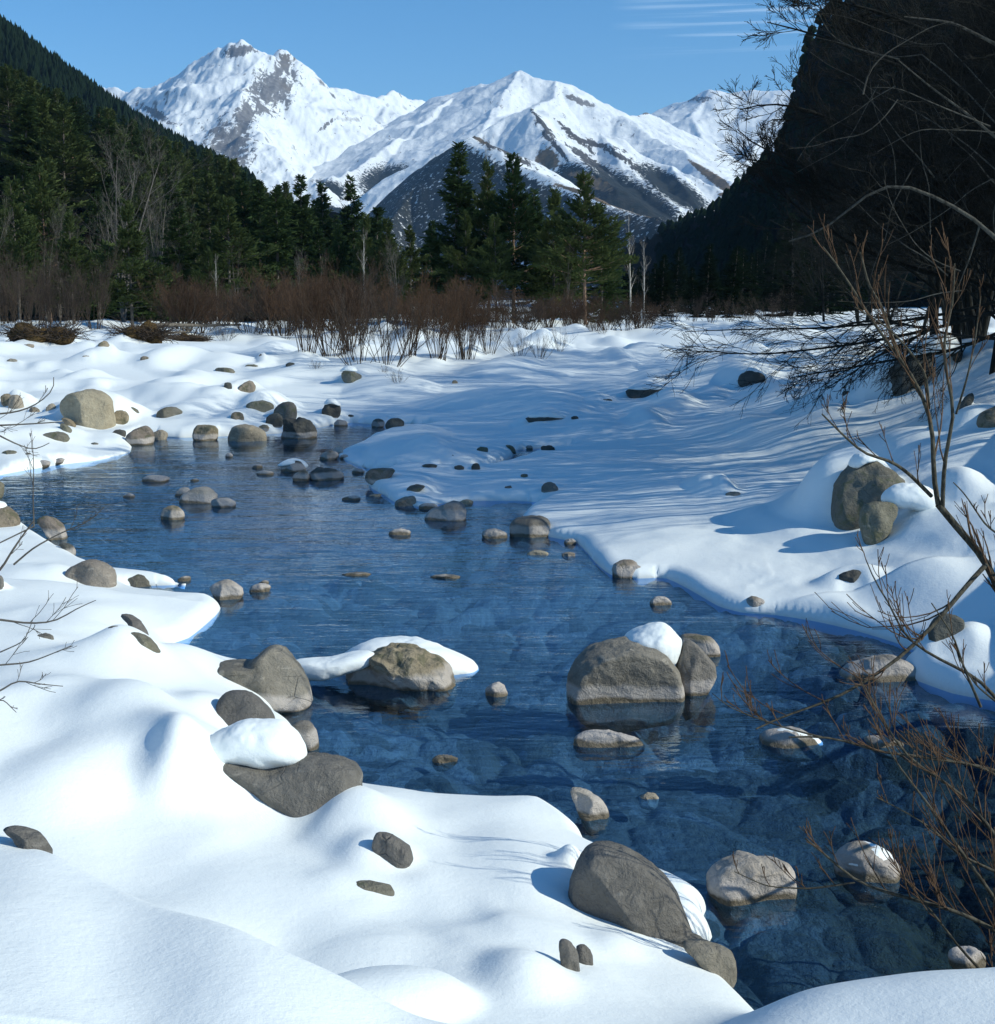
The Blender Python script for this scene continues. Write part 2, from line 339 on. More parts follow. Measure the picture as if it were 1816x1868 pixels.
_fd = [(np.stack(on_z(*densify([(p[0], p[1], 0) for p in f[0]], 4)[:, :2].T, f[1]), 1), f) for f in FOLDS]
DIGS = []      # hollows round the rocks, filled in with the rocks: (x, y, radius, depth)
def ground(x, y, sd=None):
    x = np.asarray(x, float); y = np.asarray(y, float)
    if sd is None:
        sd = np.full(x.shape, 30.0); m = (y < 75) & (y > -8) & (np.abs(x) < 60)
        if m.any(): sd[m] = sdist(x[m], y[m])
    b = base_h(x, y)
    # drift crest
    best = np.full(x.shape, 1e9); side = np.zeros(x.shape)
    for i in range(len(_kx) - 1):
        ax, ay = _kx[i], _ky[i]; ex, ey = _kx[i + 1] - ax, _ky[i + 1] - ay; t = np.clip(((x - ax) * ex + (y - ay) * ey) / (ex * ex + ey * ey), 0, 1)
        qx, qy = x - ax - t * ex, y - ay - t * ey; d = np.hypot(qx, qy); s = np.where(ex * qy - ey * qx > 0, -1, 1)
        side = np.where(d < best, s, side); best = np.minimum(best, d)
    sgn = best * side
    fade = 1 - sstep(.35, .75, (x + .9) / (y + 1.5) + .15)
    b = b + np.where(y < 9, (CREST[2] * (sstep(-.20, .10, sgn) - .7) * np.exp(-best * .7)), 0) * np.clip(fade, 0, 1)
    for k, m in enumerate(MOUNDS):
        r = m[3] * math.hypot(_my[k], CAM_Z - m[2]) / FPX; ry = r * m[6]
        dx = np.abs(x - _mx[k]); q = (dx < r * 1.3) & (np.abs(y - _my[k] - ry * .3) < ry * 1.3)
        if q.any():
            rr = np.sqrt(((x[q] - _mx[k]) / r) ** 2 + ((y[q] - _my[k] - ry * .3) / ry) ** 2); f = np.clip(1 - rr ** (1 + m[5]) , 0, 1)
            f = np.clip(1 - rr ** 2, 0, 1); f = f ** 1.8 if m[5] < 1.5 else (f ** 1.3 if m[5] < 2.5 else f ** .85 * sstep(0, .2, f))
            b[q] += m[4] * f
    for C_, f in _fd:
        q = (x > C_[:, 0].min() - 2) & (x < C_[:, 0].max() + 2) & (y > C_[:, 1].min() - 3) & (y < C_[:, 1].max() + 1.5)
        if not q.any(): continue
        xq, yq = x[q], y[q]; bd = np.full(xq.shape, 1e9); sg = np.zeros(xq.shape); tp = np.zeros(xq.shape); n_ = len(C_) - 1
        for i in range(n_):
            ax, ay = C_[i]; ex, ey = C_[i + 1] - C_[i]; t = np.clip(((xq - ax) * ex + (yq - ay) * ey) / (ex * ex + ey * ey), 0, 1)
            qx, qy = xq - ax - t * ex, yq - ay - t * ey; d = np.hypot(qx, qy); s = np.where(ex * qy - ey * qx > 0, -1.0, 1.0)
            m_ = d < bd; sg = np.where(m_, s, sg); tp = np.where(m_, (i + t) / n_, tp); bd = np.minimum(d, bd)
        s = bd * sg; prof = np.where(s > 0, np.exp(-(s / f[3]) ** 2 * 1.2) , np.exp(-(np.abs(s) / f[4]) ** 1.5)); b[q] += f[2] * prof * np.clip(4 * tp * (1 - tp) + .15, 0, 1) ** .7
    # lumps of snow over the buried cobbles of the flats
    far = sstep(13, 26, y) * (1 - .6 * sstep(90, 150, y)); side_r = 1 - .7 * sstep(.12, .25, x / (y + 1)) * (1 - sstep(30, 45, y))
    n = np.maximum(0, perlin(x * .34 + .4 * perlin(x * .15, y * .12, 9), y * .17, 3) + .12) ** 1.25; n2 = np.maximum(0, perlin(x * .8, y * .38, 5)) ** 1.2; n4 = perlin(x * .08, y * .05, 8)
    flats = 1 - .75 * sstep(-.06, .02, x / (y + 1)) * sstep(.33, .22, x / (y + 1)) * sstep(31, 24, y)
    b = b + far * side_r * flats * (.62 * n + .36 * n2 * sstep(-.15, .2, n4 + .1) + .14 * n4 - .10)
    near = sstep(22, 12, y)
    b = b + near * (.035 * perlin(x * .8, y * .6, 11) + .012 * perlin(x * 2.4, y * 1.6, 12))
    rb = sstep(.10, .2, x / (y + 1)) * sstep(12, 15, y) * sstep(34, 26, y)
    b = b + rb * (.05 * fbm(x * 1.2, y * .8, 3, 21) + .025 * np.maximum(0, fbm(x * 4, y * 3, 3, 23)) * 2 * sstep(0, .4, fbm(x * .5, y * .4, 2, 25)))
    for (dx_, dy_, r, dp) in DIGS:
        q = (np.abs(x - dx_) < r * 2) & (np.abs(y - dy_) < r * 2)
        if q.any(): b[q] -= dp * np.exp(-(((x[q] - dx_) ** 2 + (y[q] - dy_) ** 2) / (r * r)) ** 2)
    # rounded edge of the bank
    lip = .05 + .006 * y; lip = np.clip(np.where(y < 12, .16, lip * .9), .06, .2) + .03 * perlin(x * 1.3, y * 1.3, 31)
    w = np.clip(.09 + .008 * y, .1, .4); L = np.where(y < 14, 1.3, 2.0 + .04 * y); L = L - .35 * sstep(8.5, 6.5, y) * sstep(.4, 1.2, x)
    e = np.sqrt(np.clip(sd / w, 0, 1) * (2 - np.clip(sd / w, 0, 1)))
    t = np.clip(sd / L, 0, 1); t = t * (2 - t)
    b = np.maximum(b, .06)
    return np.minimum(lip, b) * e + np.maximum(b - lip, 0) * t * e
def bed(x, y, sd):
    d = -.05 - .36 * sstep(0, 2.2, -sd)
    def stones(sx, sy, seed, wv):
        w1, w2, c = worley(x / sx + wv * perlin(x * .8, y * .8, seed), y / sy + wv * perlin(x * .8, y * .8, seed + 1), seed); t = np.clip((w2 - w1) * 1.5, 0, 1); return 1 - (1 - t) ** 2.2, (_gr[c] + 1) / 2
    a, ca = stones(.62, .66, 1, .5); q, cq = stones(.22, .24, 3, .25); v, cv = stones(1.15, 1.2, 5, .6)
    st = .07 * a * (.4 + ca) + .022 * q + .13 * v * sstep(.35, .6, cv) * (.6 + .5 * cv)
    h = d + st - .10
    return np.minimum(h, -.03 - .02 * (1 - q))
# ------------------------------------------------------------------ rocks: outlines traced from the photograph, each set at its own distance and given its own depth
def sphere_dirs(sub):
    bm = bmesh.new(); bmesh.ops.create_icosphere(bm, subdivisions=sub, radius=1.0)
    V = np.array([v.co[:] for v in bm.verts]); F = np.array([[v.index for v in f.verts] for f in bm.faces]); bm.free(); return V, F
SPH = {k: sphere_dirs(k) for k in (3, 4, 5, 6)}
def hit(px, py, floor=0.0):
    """first point of the ground (or water) under a photo pixel"""
    dx, dy, dz = ray(px, py); t = np.geomspace(2.5, 190, 900); x, y, z = dx * t, dy * t, CAM_Z + dz * t
    sd = np.full(x.shape, 30.0); m = y < 75; sd[m] = sdist(x[m], y[m])
    g = np.where(sd > 0, ground(x, y, np.maximum(sd, 0)), floor); b = np.nonzero(z < g)[0]
    k = b[0] if len(b) else len(t) - 1
    return float(x[k]), float(y[k]), float(max(g[k], floor))
def blob_mesh(poly, yc, depth, seed, rough=.05, facets=5, sub=4, boxy=.8, sink=.0, lean=.0, smooth_n=4):
    """solid whose outline seen from the front is poly (photo pixels at distance yc), rounded off in depth"""
    P = np.array(poly, float)
    for _ in range(3 if smooth_n > 5 else 1):
        Q = np.roll(P, -1, 0); P = np.stack([.75 * P + .25 * Q, .25 * P + .75 * Q], 1).reshape(-1, 2)
    X, Z = on_y(P[:, 0], P[:, 1], yc); P = np.stack([X, Z], 1); c = np.array([(P[:, 0].min() + P[:, 0].max()) / 2, P[:, 1].min() * .45 + P[:, 1].max() * .55])
    H = P[:, 1].max() - P[:, 1].min(); Wd = P[:, 0].max() - P[:, 0].min()
    a = np.arctan2(P[:, 1] - c[1], P[:, 0] - c[0]); tht = np.linspace(-np.pi, np.pi, 361); rad = np.zeros(361)
    for k, t in enumerate(tht):          # star-shaped radius by casting a ray at each side
        d = np.array([math.cos(t), math.sin(t)]); best = 0
        for i in range(len(P)):
            p, q = P[i] - c, P[(i + 1) % len(P)] - c; e = q - p; den = d[0] * e[1] - d[1] * e[0]
            if abs(den) < 1e-12: continue
            s = (p[0] * e[1] - p[1] * e[0]) / den; u = (p[0] * d[1] - p[1] * d[0]) / den
            if s > 0 and -1e-6 <= u <= 1 + 1e-6: best = max(best, s)
        rad[k] = best
    m_ = smooth_n; ker = np.hanning(2 * m_ + 3)[1:-1]; ker /= ker.sum(); rad = np.convolve(np.concatenate([rad[-m_ - 1:-1], rad, rad[1:m_ + 1]]), ker, 'valid')
    D, F = SPH[sub]; ca = np.hypot(D[:, 0], D[:, 2]); th = np.arctan2(D[:, 2], D[:, 0]); r = np.interp(th, tht, rad)
    q = ca ** boxy; u = np.cos(th) * r * q; v = np.sin(th) * r * q; w = np.sign(D[:, 1]) * np.abs(D[:, 1]) ** boxy * depth / 2
    v = np.where(v < 0, v - sink * (-v / max(H * .5, 1e-3)), v)
    w = w + lean * v
    V = np.stack([u, w, v], 1); rs = np.random.RandomState(seed); S = (H + Wd) / 2
    for k in range(facets):              # flat faces on the side towards the viewer and behind, never on the outline itself
        n = unit_(np.array([rs.uniform(-.75, .75), -rs.uniform(.45, 1.0) if k % 4 != 3 else 1.0, rs.uniform(-.25, .85)]))
        ext = (V @ n).max(); o = ext * rs.uniform(.58, .82); ex = V @ n - o; msk = ex > 0
        keep = np.clip((np.hypot(u, v) / np.maximum(np.interp(th, tht, rad), 1e-6)), 0, 1) ** 6
        V = V - np.where(msk, ex * .9 * (1 - .85 * keep), 0)[:, None] * n
    Nn = unit_(V / np.array([Wd, depth, H])[None]); f = fbm3(V / S * 2.3 + seed, 4, seed, .5); f2 = fbm3(V / S * 9 + seed, 3, seed + 9)
    V = V + Nn * ((f * rough + f2 * rough * .22) * S)[:, None]
    return V, F, np.array([c[0], yc, c[1]]), S
def unit_(v): return v / np.maximum(np.linalg.norm(v, axis=-1, keepdims=True), 1e-9)
def auto_outline(cx, base, w, h, seed):
    rs = np.random.RandomState(seed); n = 11; a = np.linspace(np.pi, 0, n); r = 1 + rs.uniform(-.16, .12, n); k = rs.uniform(.6, 1.0)
    top = [(cx + w / 2 * np.cos(t) * (r[i] if 0 < i < n - 1 else 1), base - h * .25 - h * .75 * max(0, np.sin(t)) ** k * r[i]) for i, t in enumerate(a)]
    return top + [(cx + w * .42, base - h * .04), (cx + w * .15, base), (cx - w * .2, base), (cx - w * .42, base - h * .03)]
# outline | centre, base, width, height ; material ; depth ratio ; roughness ; name ; label ; snow cap outline ; options
ROCKS = []
def rk(shape, mat, label, dr=.9, rough=.05, name='rock', cap=None, **kw): ROCKS.append(dict(shape=shape, mat=mat, label=label, dr=dr, rough=rough, name=name, cap=cap, **kw))
# --- near bank
rk([(380,1402),(392,1392),(420,1388),(455,1392),(500,1402),(545,1388),(585,1384),(640,1398),(662,1414),(657,1450),(650,1470),(600,1474),(560,1476),(520,1480),(480,1472),(430,1448),(395,1422)], 'rock_slate', 'wide grey slab boulder under a thick snow cap on the near bank', .7, .035, 'boulder',
   [(345,1388),(372,1350),(415,1322),(465,1313),(515,1322),(548,1348),(564,1382),(545,1392),(520,1388),(498,1400),(465,1398),(430,1392),(400,1390),(372,1402)], capdr=.55, facets=4, capy=.12)
rk([(388,1302),(400,1272),(420,1261),(452,1262),(482,1285),(508,1315),(500,1340),(450,1345),(395,1340)], 'rock_slate', 'rounded grey boulder standing just above the snow capped slab', .8, .03, 'boulder')
rk([(528,1328),(548,1317),(566,1320),(580,1338),(584,1362),(560,1372),(535,1358)], 'rock_grey', 'small brown grey rock wedged between snow cap and water', .9, .05)
rk([(385,1216),(430,1212),(458,1214),(478,1192),(500,1183),(525,1193),(545,1214),(572,1252),(560,1270),(520,1274),(470,1262),(430,1244),(400,1228)], 'rock_grey', 'humped grey boulder with a long left shoulder at the snow bridge', .75, .05, 'boulder', facets=5, cap=[(505,1224),(530,1207),(560,1202),(600,1203),(640,1194),(685,1186),(690,1212),(630,1228),(580,1240),(530,1244)], capdr=.55, capy=1.0)
rk([(618,1232),(650,1210),(688,1190),(720,1179),(760,1190),(800,1210),(838,1234),(832,1252),(780,1264),(700,1262),(640,1246)], 'rock_brown', 'rough brown boulder arched over by a snow ridge in mid stream', .7, .10, 'boulder', facets=7, sub=5, cap=[(592,1232),(602,1212),(628,1196),(660,1176),(700,1167),(758,1167),(795,1174),(835,1197),(868,1210),(886,1217),(862,1230),(842,1238),(800,1240),(700,1242),(640,1240)], capdr=.9, capy=.62)
rk([(1618,702),(1636,664),(1660,645),(1700,640),(1706,668),(1692,700),(1660,694),(1640,712)], 'rock_dark', 'dark root clump under a snow hood at the foot of the right bank trees', .8, .14, 'boulder', cap=[(1636,662),(1660,632),(1700,610),(1740,606),(1760,640),(1712,648),(1690,642),(1660,652)], capdr=1.0)
rk([(1732,636),(1745,630),(1756,648),(1752,662),(1738,654)], 'rock_dark', 'dark stub poking from the snow slope near the right edge', .9, .12)
rk([(845,1258),(790,1262),(779,1245),(792,1232),(806,1240),(812,1256)], 'rock_pale', 'little pale rock leaning on the rough brown boulder', .9, .06)
rk([(1034,1626),(1044,1590),(1074,1545),(1108,1544),(1150,1558),(1200,1588),(1242,1632),(1270,1684),(1268,1706),(1222,1700),(1200,1682),(1140,1676),(1070,1664),(1042,1644)], 'rock_slate', 'large smooth sloping boulder on the near bank beside the water', .75, .025, 'boulder',  nodig=1, facets=4, sub=5)
rk([(677,1532),(688,1520),(716,1528),(762,1557),(742,1566),(718,1586),(692,1574),(679,1552)], 'rock_slate', 'leaf shaped grey stone poking from the snow in the near bank', .8, .03)
rk([(630,1614),(655,1611),(690,1613),(728,1627),(722,1636),(690,1634),(650,1622)], 'rock_green', 'thin greenish edge of a stone nearly buried in the near snow', .6, .04)
rk([(1018,1722),(1030,1714),(1048,1726),(1060,1752),(1056,1768),(1042,1770),(1026,1756)], 'rock_slate', 'upright oval stone of the pair at the bottom of the snow bank', .7, .03)
rk([(1048,1730),(1062,1724),(1074,1730),(1086,1752),(1076,1758),(1060,1762)], 'rock_slate', 'smaller tilted stone of the pair at the bottom of the snow bank', .7, .04)
rk([(1190,1700),(1240,1703),(1290,1716),(1303,1726),(1270,1734),(1225,1722)], 'rock_slate', 'flat tilted slab just below the large sloping boulder', .7, .03)
rk([(1236,1716),(1290,1724),(1335,1736),(1346,1752),(1338,1772),(1300,1762),(1262,1742)], 'rock_grey', 'rounded grey slab end lying at the water below the bank', .7, .03)
rk([(0,1512),(24,1511),(60,1522),(92,1534),(102,1546),(60,1540),(20,1526)], 'rock_slate', 'thin dark stone edge showing at the left border of the near drift', .6, .03)
rk([(115,1047),(132,1030),(160,1022),(190,1030),(216,1052),(200,1066),(165,1070),(130,1064)], 'rock_tan', 'big round tan boulder in the snow on the left bank', .85, .03, 'boulder')
rk([(218,1064),(232,1053),(256,1048),(275,1058),(282,1068),(262,1072),(235,1072)], 'rock_green', 'low rounded stone right of the big tan boulder', .8, .04)
rk([(318,1060),(335,1050),(350,1053),(344,1062)], 'rock_brown', 'tiny brown stone at the tip of the thin snow shelf', .8, .05)
rk([(378,1074),(398,1063),(418,1057),(436,1068),(446,1080),(430,1092),(405,1096),(398,1086)], 'rock_pale', 'pale pointed rock at the tip of the left snow spit', .8, .05)
rk([(452,1074),(470,1065),(486,1066),(496,1074),(484,1082),(460,1082)], 'rock_pale', 'small pale rock in the water off the left snow spit', .8, .06)
rk([(470,1064),(482,1058),(492,1061),(488,1068),(474,1068)], 'rock_grey', 'tiny rock just behind the small pale rock off the spit', .8, .06)
rk([(216,1122),(230,1120),(256,1134),(277,1152),(262,1154),(238,1140)], 'rock_slate', 'narrow slanting dark stone in the snow below the left spit', .6, .03)
rk([(190,1148),(206,1142),(232,1148),(226,1158),(205,1156)], 'rock_green', 'small olive stone left of the slanting stones below the spit', .7, .04)
rk([(232,1158),(240,1152),(262,1160),(300,1182),(284,1184),(250,1172)], 'rock_green', 'wedge shaped stone tapering right below the left spit', .6, .04)
rk([(64,1160),(84,1155),(100,1162),(92,1168),(74,1166)], 'rock_slate', 'tiny stone seen behind the bare twigs at the left edge', .7, .04)
rk([(-40,945),(-20,925),(8,922),(34,942),(36,954),(10,962),(-30,962)], 'rock_brown', 'smooth brown boulder cut by the left edge of the photo', .9, .03, cap=[(-40,928),(-30,912),(0,915),(14,926),(0,930),(-24,934)])
rk([(64,948),(84,942),(104,952),(124,974),(128,988),(106,984),(80,964)], 'rock_brown', 'sloping brown rock on the left bank just above the water', .8, .06)
rk([(106,992),(118,990),(140,1000),(136,1006),(116,1000)], 'rock_dark', 'thin dark stone under the snow edge of the left bank', .7, .05)
rk([(-14,1056),(0,1048),(8,1062),(4,1078),(-14,1080)], 'rock_slate', 'grey stone half cut by the left edge of the photo', .8, .04)
# --- boulder group in mid stream
rk([(1030,1248),(1034,1222),(1060,1195),(1100,1180),(1128,1174),(1152,1172),(1190,1180),(1226,1205),(1246,1240),(1248,1272),(1200,1286),(1120,1292),(1060,1284),(1036,1268)], 'rock_grey', 'largest smooth boulder in mid stream with a pale waterline band', .8, .035, 'boulder',
   [(1134,1172),(1150,1156),(1182,1143),(1214,1139),(1232,1152),(1246,1166),(1240,1190),(1228,1212),(1208,1198),(1188,1182),(1160,1176)], capdr=.7, facets=4, sub=5, capy=.25)
rk([(1234,1225),(1244,1182),(1254,1163),(1284,1184),(1310,1220),(1292,1245),(1262,1274),(1244,1276)], 'rock_grey', 'split upright rock right against the largest mid stream boulder', .7, .05, 'rock', facets=6)
rk([(1232,1164),(1268,1157),(1300,1165),(1318,1186),(1306,1200),(1268,1198)], 'rock_brown', 'low brown rock behind the split rock in mid stream', .9, .04)
rk([(882,1262),(896,1248),(912,1246),(928,1262),(922,1274),(896,1274)], 'rock_pale', 'small pale knobbly rock between the two mid stream boulders', .9, .10)
rk([(1044,1356),(1052,1342),(1072,1336),(1100,1338),(1140,1340),(1168,1350),(1184,1358),(1150,1364),(1090,1366),(1050,1366)], 'rock_pale', 'long low pale rock awash below the largest boulder', .45, .05)
rk([(786,1386),(806,1378),(828,1380),(838,1386),(820,1392),(796,1392)], 'rock_brown', 'small brown rock awash above the near snow bank', .6, .08)
rk([(1036,1436),(1060,1440),(1088,1452),(1116,1476),(1102,1496),(1074,1500),(1050,1470)], 'rock_pale', 'pinkish pale rock beneath the edge of the near snow bank', .8, .05)
rk([(1160,1460),(1178,1449),(1196,1450),(1204,1458),(1190,1464)], 'rock_tan', 'small orange brown rock awash right of the near bank', .8, .07)
rk([(1284,1606),(1308,1580),(1345,1564),(1376,1567),(1398,1580),(1428,1576),(1446,1588),(1458,1620),(1448,1636),(1400,1646),(1330,1656),(1298,1636)], 'rock_pale', 'big pale split topped rock in the water at lower right', .8, .05, 'boulder', facets=6, sub=5)
rk([(1518,1578),(1540,1556),(1580,1545),(1612,1552),(1645,1578),(1640,1600),(1600,1612),(1550,1608)], 'rock_brown', 'frosted brown rock behind twigs right of the big pale rock', .9, .05, 'rock', cap=[(1525,1568),(1545,1553),(1582,1543),(1615,1550),(1640,1572),(1600,1576),(1582,1584),(1560,1574)], capdr=.8)
rk([(1384,1352),(1404,1336),(1440,1330),(1470,1340),(1502,1354),(1500,1366),(1440,1366),(1395,1362)], 'rock_dark', 'dark wet rock with a frosty rim behind the twigs', .8, .06, cap=[(1400,1340),(1438,1328),(1470,1338),(1505,1352),(1498,1362),(1462,1352),(1436,1338)], capdr=.5)
rk([(1572,1350),(1594,1346),(1630,1347),(1652,1356),(1640,1368),(1598,1366)], 'rock_pale', 'pale flat rock behind the twigs far right', .7, .05)
rk([(1728,1742),(1745,1732),(1762,1736),(1778,1732),(1800,1744),(1796,1756),(1740,1756)], 'rock_pale', 'pinkish pebble rock just behind the drift at bottom right', .8, .09, D=6.3)
rk([(1516,1236),(1560,1216),(1592,1202),(1628,1199),(1662,1210),(1678,1220),(1674,1242),(1630,1248),(1560,1242)], 'rock_grey', 'long flat grey rock at the tip of the right hand snow point', .7, .04, 'boulder')
rk([(1184,1100),(1192,1090),(1210,1088),(1224,1094),(1228,1104),(1206,1108),(1190,1106)], 'rock_pale', 'small pale rock standing alone in the pool above the mid boulders', .8, .06)
rk([(1114,1044),(1124,1026),(1148,1022),(1170,1030),(1184,1046),(1172,1056),(1130,1056)], 'rock_brown', 'rounded speckled rock at the foot of the right snow bank', .85, .06)
rk([(1362,1092),(1376,1086),(1400,1098),(1410,1104),(1396,1116),(1376,1118),(1364,1106)], 'rock_brown', 'wedge shaped rock jutting from the right snow bank', .8, .05)
rk([(928,966),(934,948),(960,942),(998,944),(1008,960),(1000,978),(964,984),(934,980)], 'rock_grey', 'blocky dark topped rock at the corner of the right snow bank', .9, .03, 'boulder')
rk([(872,974),(896,965),(920,970),(930,978),(900,984)], 'rock_dark', 'low dark wet rock left of the blocky corner rock', .8, .04)
rk([(1028,988),(1042,982),(1054,987),(1046,994),(1034,994)], 'rock_brown', 'tiny brown rock at the foot of the long snow bank', .8, .06)
rk([(956,1010),(980,1004),(1004,1008),(996,1014),(968,1015)], 'rock_tan', 'thin tan rock awash below the blocky corner rock', .7, .05)
rk([(1020,1012),(1036,1007),(1054,1010),(1042,1016)], 'rock_tan', 'smallest tan rock awash right of the thin one', .7, .05)
# --- right bank
rk([(1520,938),(1524,892),(1544,856),(1580,838),(1618,846),(1650,872),(1654,886),(1630,902),(1600,926),(1572,948),(1540,948)], 'rock_green', 'great round dark boulder in the snow of the right bank', .85, .045, 'boulder',
   [(1546,852),(1560,828),(1582,824),(1606,836),(1592,842),(1574,845),(1560,854)], capdr=.5, facets=5, sub=5)
rk([(1568,944),(1578,920),(1606,916),(1642,919),(1636,946),(1606,980),(1590,984),(1572,970)], 'rock_green', 'smaller angular dark boulder below the great round boulder', .8, .04, 'boulder', cap=[(1602,916),(1622,890),(1660,878),(1700,888),(1722,920),(1690,938),(1645,926)], capdr=1.0, capy=.5)
rk([(1526,1052),(1552,1040),(1577,1043),(1576,1062),(1562,1077),(1544,1068)], 'rock_dark', 'black stone hollow under a snow hood on the right bank', .7, .05, hood=1)
rk([(1694,1146),(1712,1126),(1742,1120),(1764,1134),(1740,1166),(1712,1182),(1698,1172)], 'rock_dark', 'dark boulder under a snow hood by the right snow point', .8, .04, 'rock', hood=1)
rk([(1748,752),(1756,730),(1776,714),(1780,722),(1766,742),(1756,758)], 'rock_dark', 'thin dark rock edge between snow cushions at the right edge', .8, .05)
rk([(1778,768),(1800,750),(1830,736),(1850,760),(1820,776),(1790,776)], 'rock_brown', 'brown boulder under a snow cushion cut by the right edge', .8, .05)
rk([(1345,690),(1356,678),(1376,676),(1396,684),(1398,694),(1370,700),(1348,700)], 'rock_dark', 'snow capped dark rock alone on the shaded flats', .8, .05, cap=[(1350,682),(1366,671),(1386,674),(1402,688),(1392,690),(1374,682)], capdr=.7)
rk([(1322,902),(1332,896),(1352,898),(1350,905),(1330,906)], 'rock_tan', 'curled tan stone on the little snow mound of the right bank', .7, .08)
rk([(956,762),(990,758),(1036,762),(1030,768),(960,768)], 'rock_dark', 'flat dark rock with a broad snow lid in the middle flats', .8, .03, cap=[(954,762),(972,750),(1000,746),(1026,754),(1040,764),(1000,765)], capdr=.8)
rk([(1040,762),(1050,758),(1058,762),(1050,767)], 'rock_dark', 'little dark stone right of the snow lidded flat rock', .8, .05)
rk([(1136,712),(1170,706),(1218,708),(1214,718),(1190,722),(1150,724)], 'rock_dark', 'dark melt hollow rock rimmed with snow on the flats', .8, .04, cap=[(1134,710),(1165,703),(1222,704),(1214,712),(1170,712)], capdr=.8)
rk((1108,733,22,6), 'rock_dark', 'tiny black stone left of the melt hollow', .8)
rk((1545,720,16,7), 'rock_dark', 'tiny dark stone far out on the shaded right flats', .8)
# --- point of snow and pools in the middle
rk([(986,890),(996,880),(1010,880),(1022,892),(1012,898),(992,896)], 'rock_grey', 'dark pebble like rock on the snow of the middle point', .8, .05)
rk((928,893,14,7), 'rock_brown', 'small stone left of the pebble like rock on the point', .8)
rk((957,872,14,8), 'rock_brown', 'small stone above the pebble like rock on the point', .8)
rk([(738,894),(752,884),(778,886),(772,892),(744,898)], 'rock_green', 'flat olive stone under a snow hood at the tip of the point', .8, .04)
rk([(770,946),(784,930),(800,926),(822,914),(846,920),(855,942),(842,952),(800,954),(776,954)], 'rock_pale', 'pale tan rock pile end at the edge of the middle point', .8, .08, 'boulder', facets=6)
rk([(714,918),(734,910),(756,905),(758,922),(740,926)], 'rock_tan', 'orange tan rock at the waters edge below the point tip', .8, .10)
rk([(760,926),(776,918),(796,920),(800,928),(780,930)], 'rock_brown', 'low rock between the orange rock and the pale pile', .8, .06)
rk([(836,916),(850,911),(866,914),(858,922),(842,922)], 'rock_tan', 'small tan stone right behind the pale pile', .8, .06)
rk([(620,910),(640,904),(660,908),(652,914),(630,914)], 'rock_pale', 'low pale rock awash off the point, left one', .7, .05)
rk([(664,906),(690,900),(700,903),(680,908)], 'rock_tan', 'thin tan rock awash off the point, right one', .7, .05)
rk([(706,972),(722,965),(744,966),(754,972),(736,978),(712,978)], 'rock_pale', 'flat pale stone just breaking the blue water', .6, .05)
rk([(780,1052),(800,1048),(836,1050),(844,1054),(800,1057)], 'rock_pale', 'thin pale streak of rock awash in mid pool', .5, .05)
rk([(614,1050),(640,1044),(680,1045),(676,1050),(640,1053)], 'rock_brown', 'thin brown rock awash left in mid pool', .5, .05)
rk([(580,832),(596,822),(612,824),(620,832),(600,840),(584,838)], 'rock_brown', 'brown rock at the upper tip of the upper snow point', .8, .08)
rk([(604,822),(616,812),(628,820),(622,830),(610,830)], 'rock_pale', 'pale round rock against the upper snow point', .8, .05)
rk((628,838,16,10), 'rock_dark', 'small dark rock in the narrows below the upper point', .8)
rk((654,864,22,9), 'rock_dark', 'dark wet rock in the narrows between the two points', .8)
rk([(664,872),(672,858),(696,854),(722,856),(716,868),(690,876)], 'rock_brown', 'brown wet rock tucked beneath the middle point', .8, .05)
rk([(508,850),(520,842),(546,838),(562,856),(540,862),(516,858)], 'rock_dark', 'dark rock under a thin snow lid at the riffle', .8, .06, cap=[(500,852),(520,838),(548,836),(566,850),(560,856),(540,848),(520,850)], capdr=.7)
rk([(560,868),(570,856),(590,852),(616,858),(632,868),(612,876),(580,878)], 'rock_dark', 'broad dark wet rock right end of the riffle', .8, .07)
rk([(530,872),(544,858),(560,856),(568,874),(550,880)], 'rock_brown', 'knobbly wet rock in the middle of the riffle', .8, .09)
rk([(465,862),(480,858),(500,861),(498,867),(474,868)], 'rock_pale', 'low rock awash left of the riffle', .7, .05)
rk((470,856,20,9), 'rock_dark', 'small dark rock at the upper left of the riffle', .8)
rk((418,835,14,9), 'rock_pale', 'small pale stone under the far bank boulders', .8)
rk([(325,912),(340,896),(362,887),(382,892),(400,906),(390,918),(360,922),(332,922)], 'rock_pale', 'pointed pale rock heading the cluster in the left pool', .8, .05, facets=6)
rk([(384,916),(394,908),(416,910),(434,918),(420,928),(392,928)], 'rock_pale', 'flat pale rock right of the pointed one in the left pool', .8, .05)
rk([(318,900),(332,888),(348,890),(344,904),(326,906)], 'rock_brown', 'small brown rock left behind the pointed pale rock', .8, .05)
rk([(292,940),(300,925),(318,922),(338,934),(334,946),(312,950),(298,948)], 'rock_brown', 'rounded two tone rock lowest of the left pool cluster', .8, .04)
rk([(256,874),(270,867),(296,868),(314,874),(292,880),(262,879)], 'rock_pale', 'long flat pale rock awash above the left pool cluster', .7, .05)
rk((236,909,22,8), 'rock_pale', 'small tan rock awash in the dark reflection at left', .8)
rk((355,878,16,5), 'rock_pale', 'tiny pale stone between riffle and left pool cluster', .8)
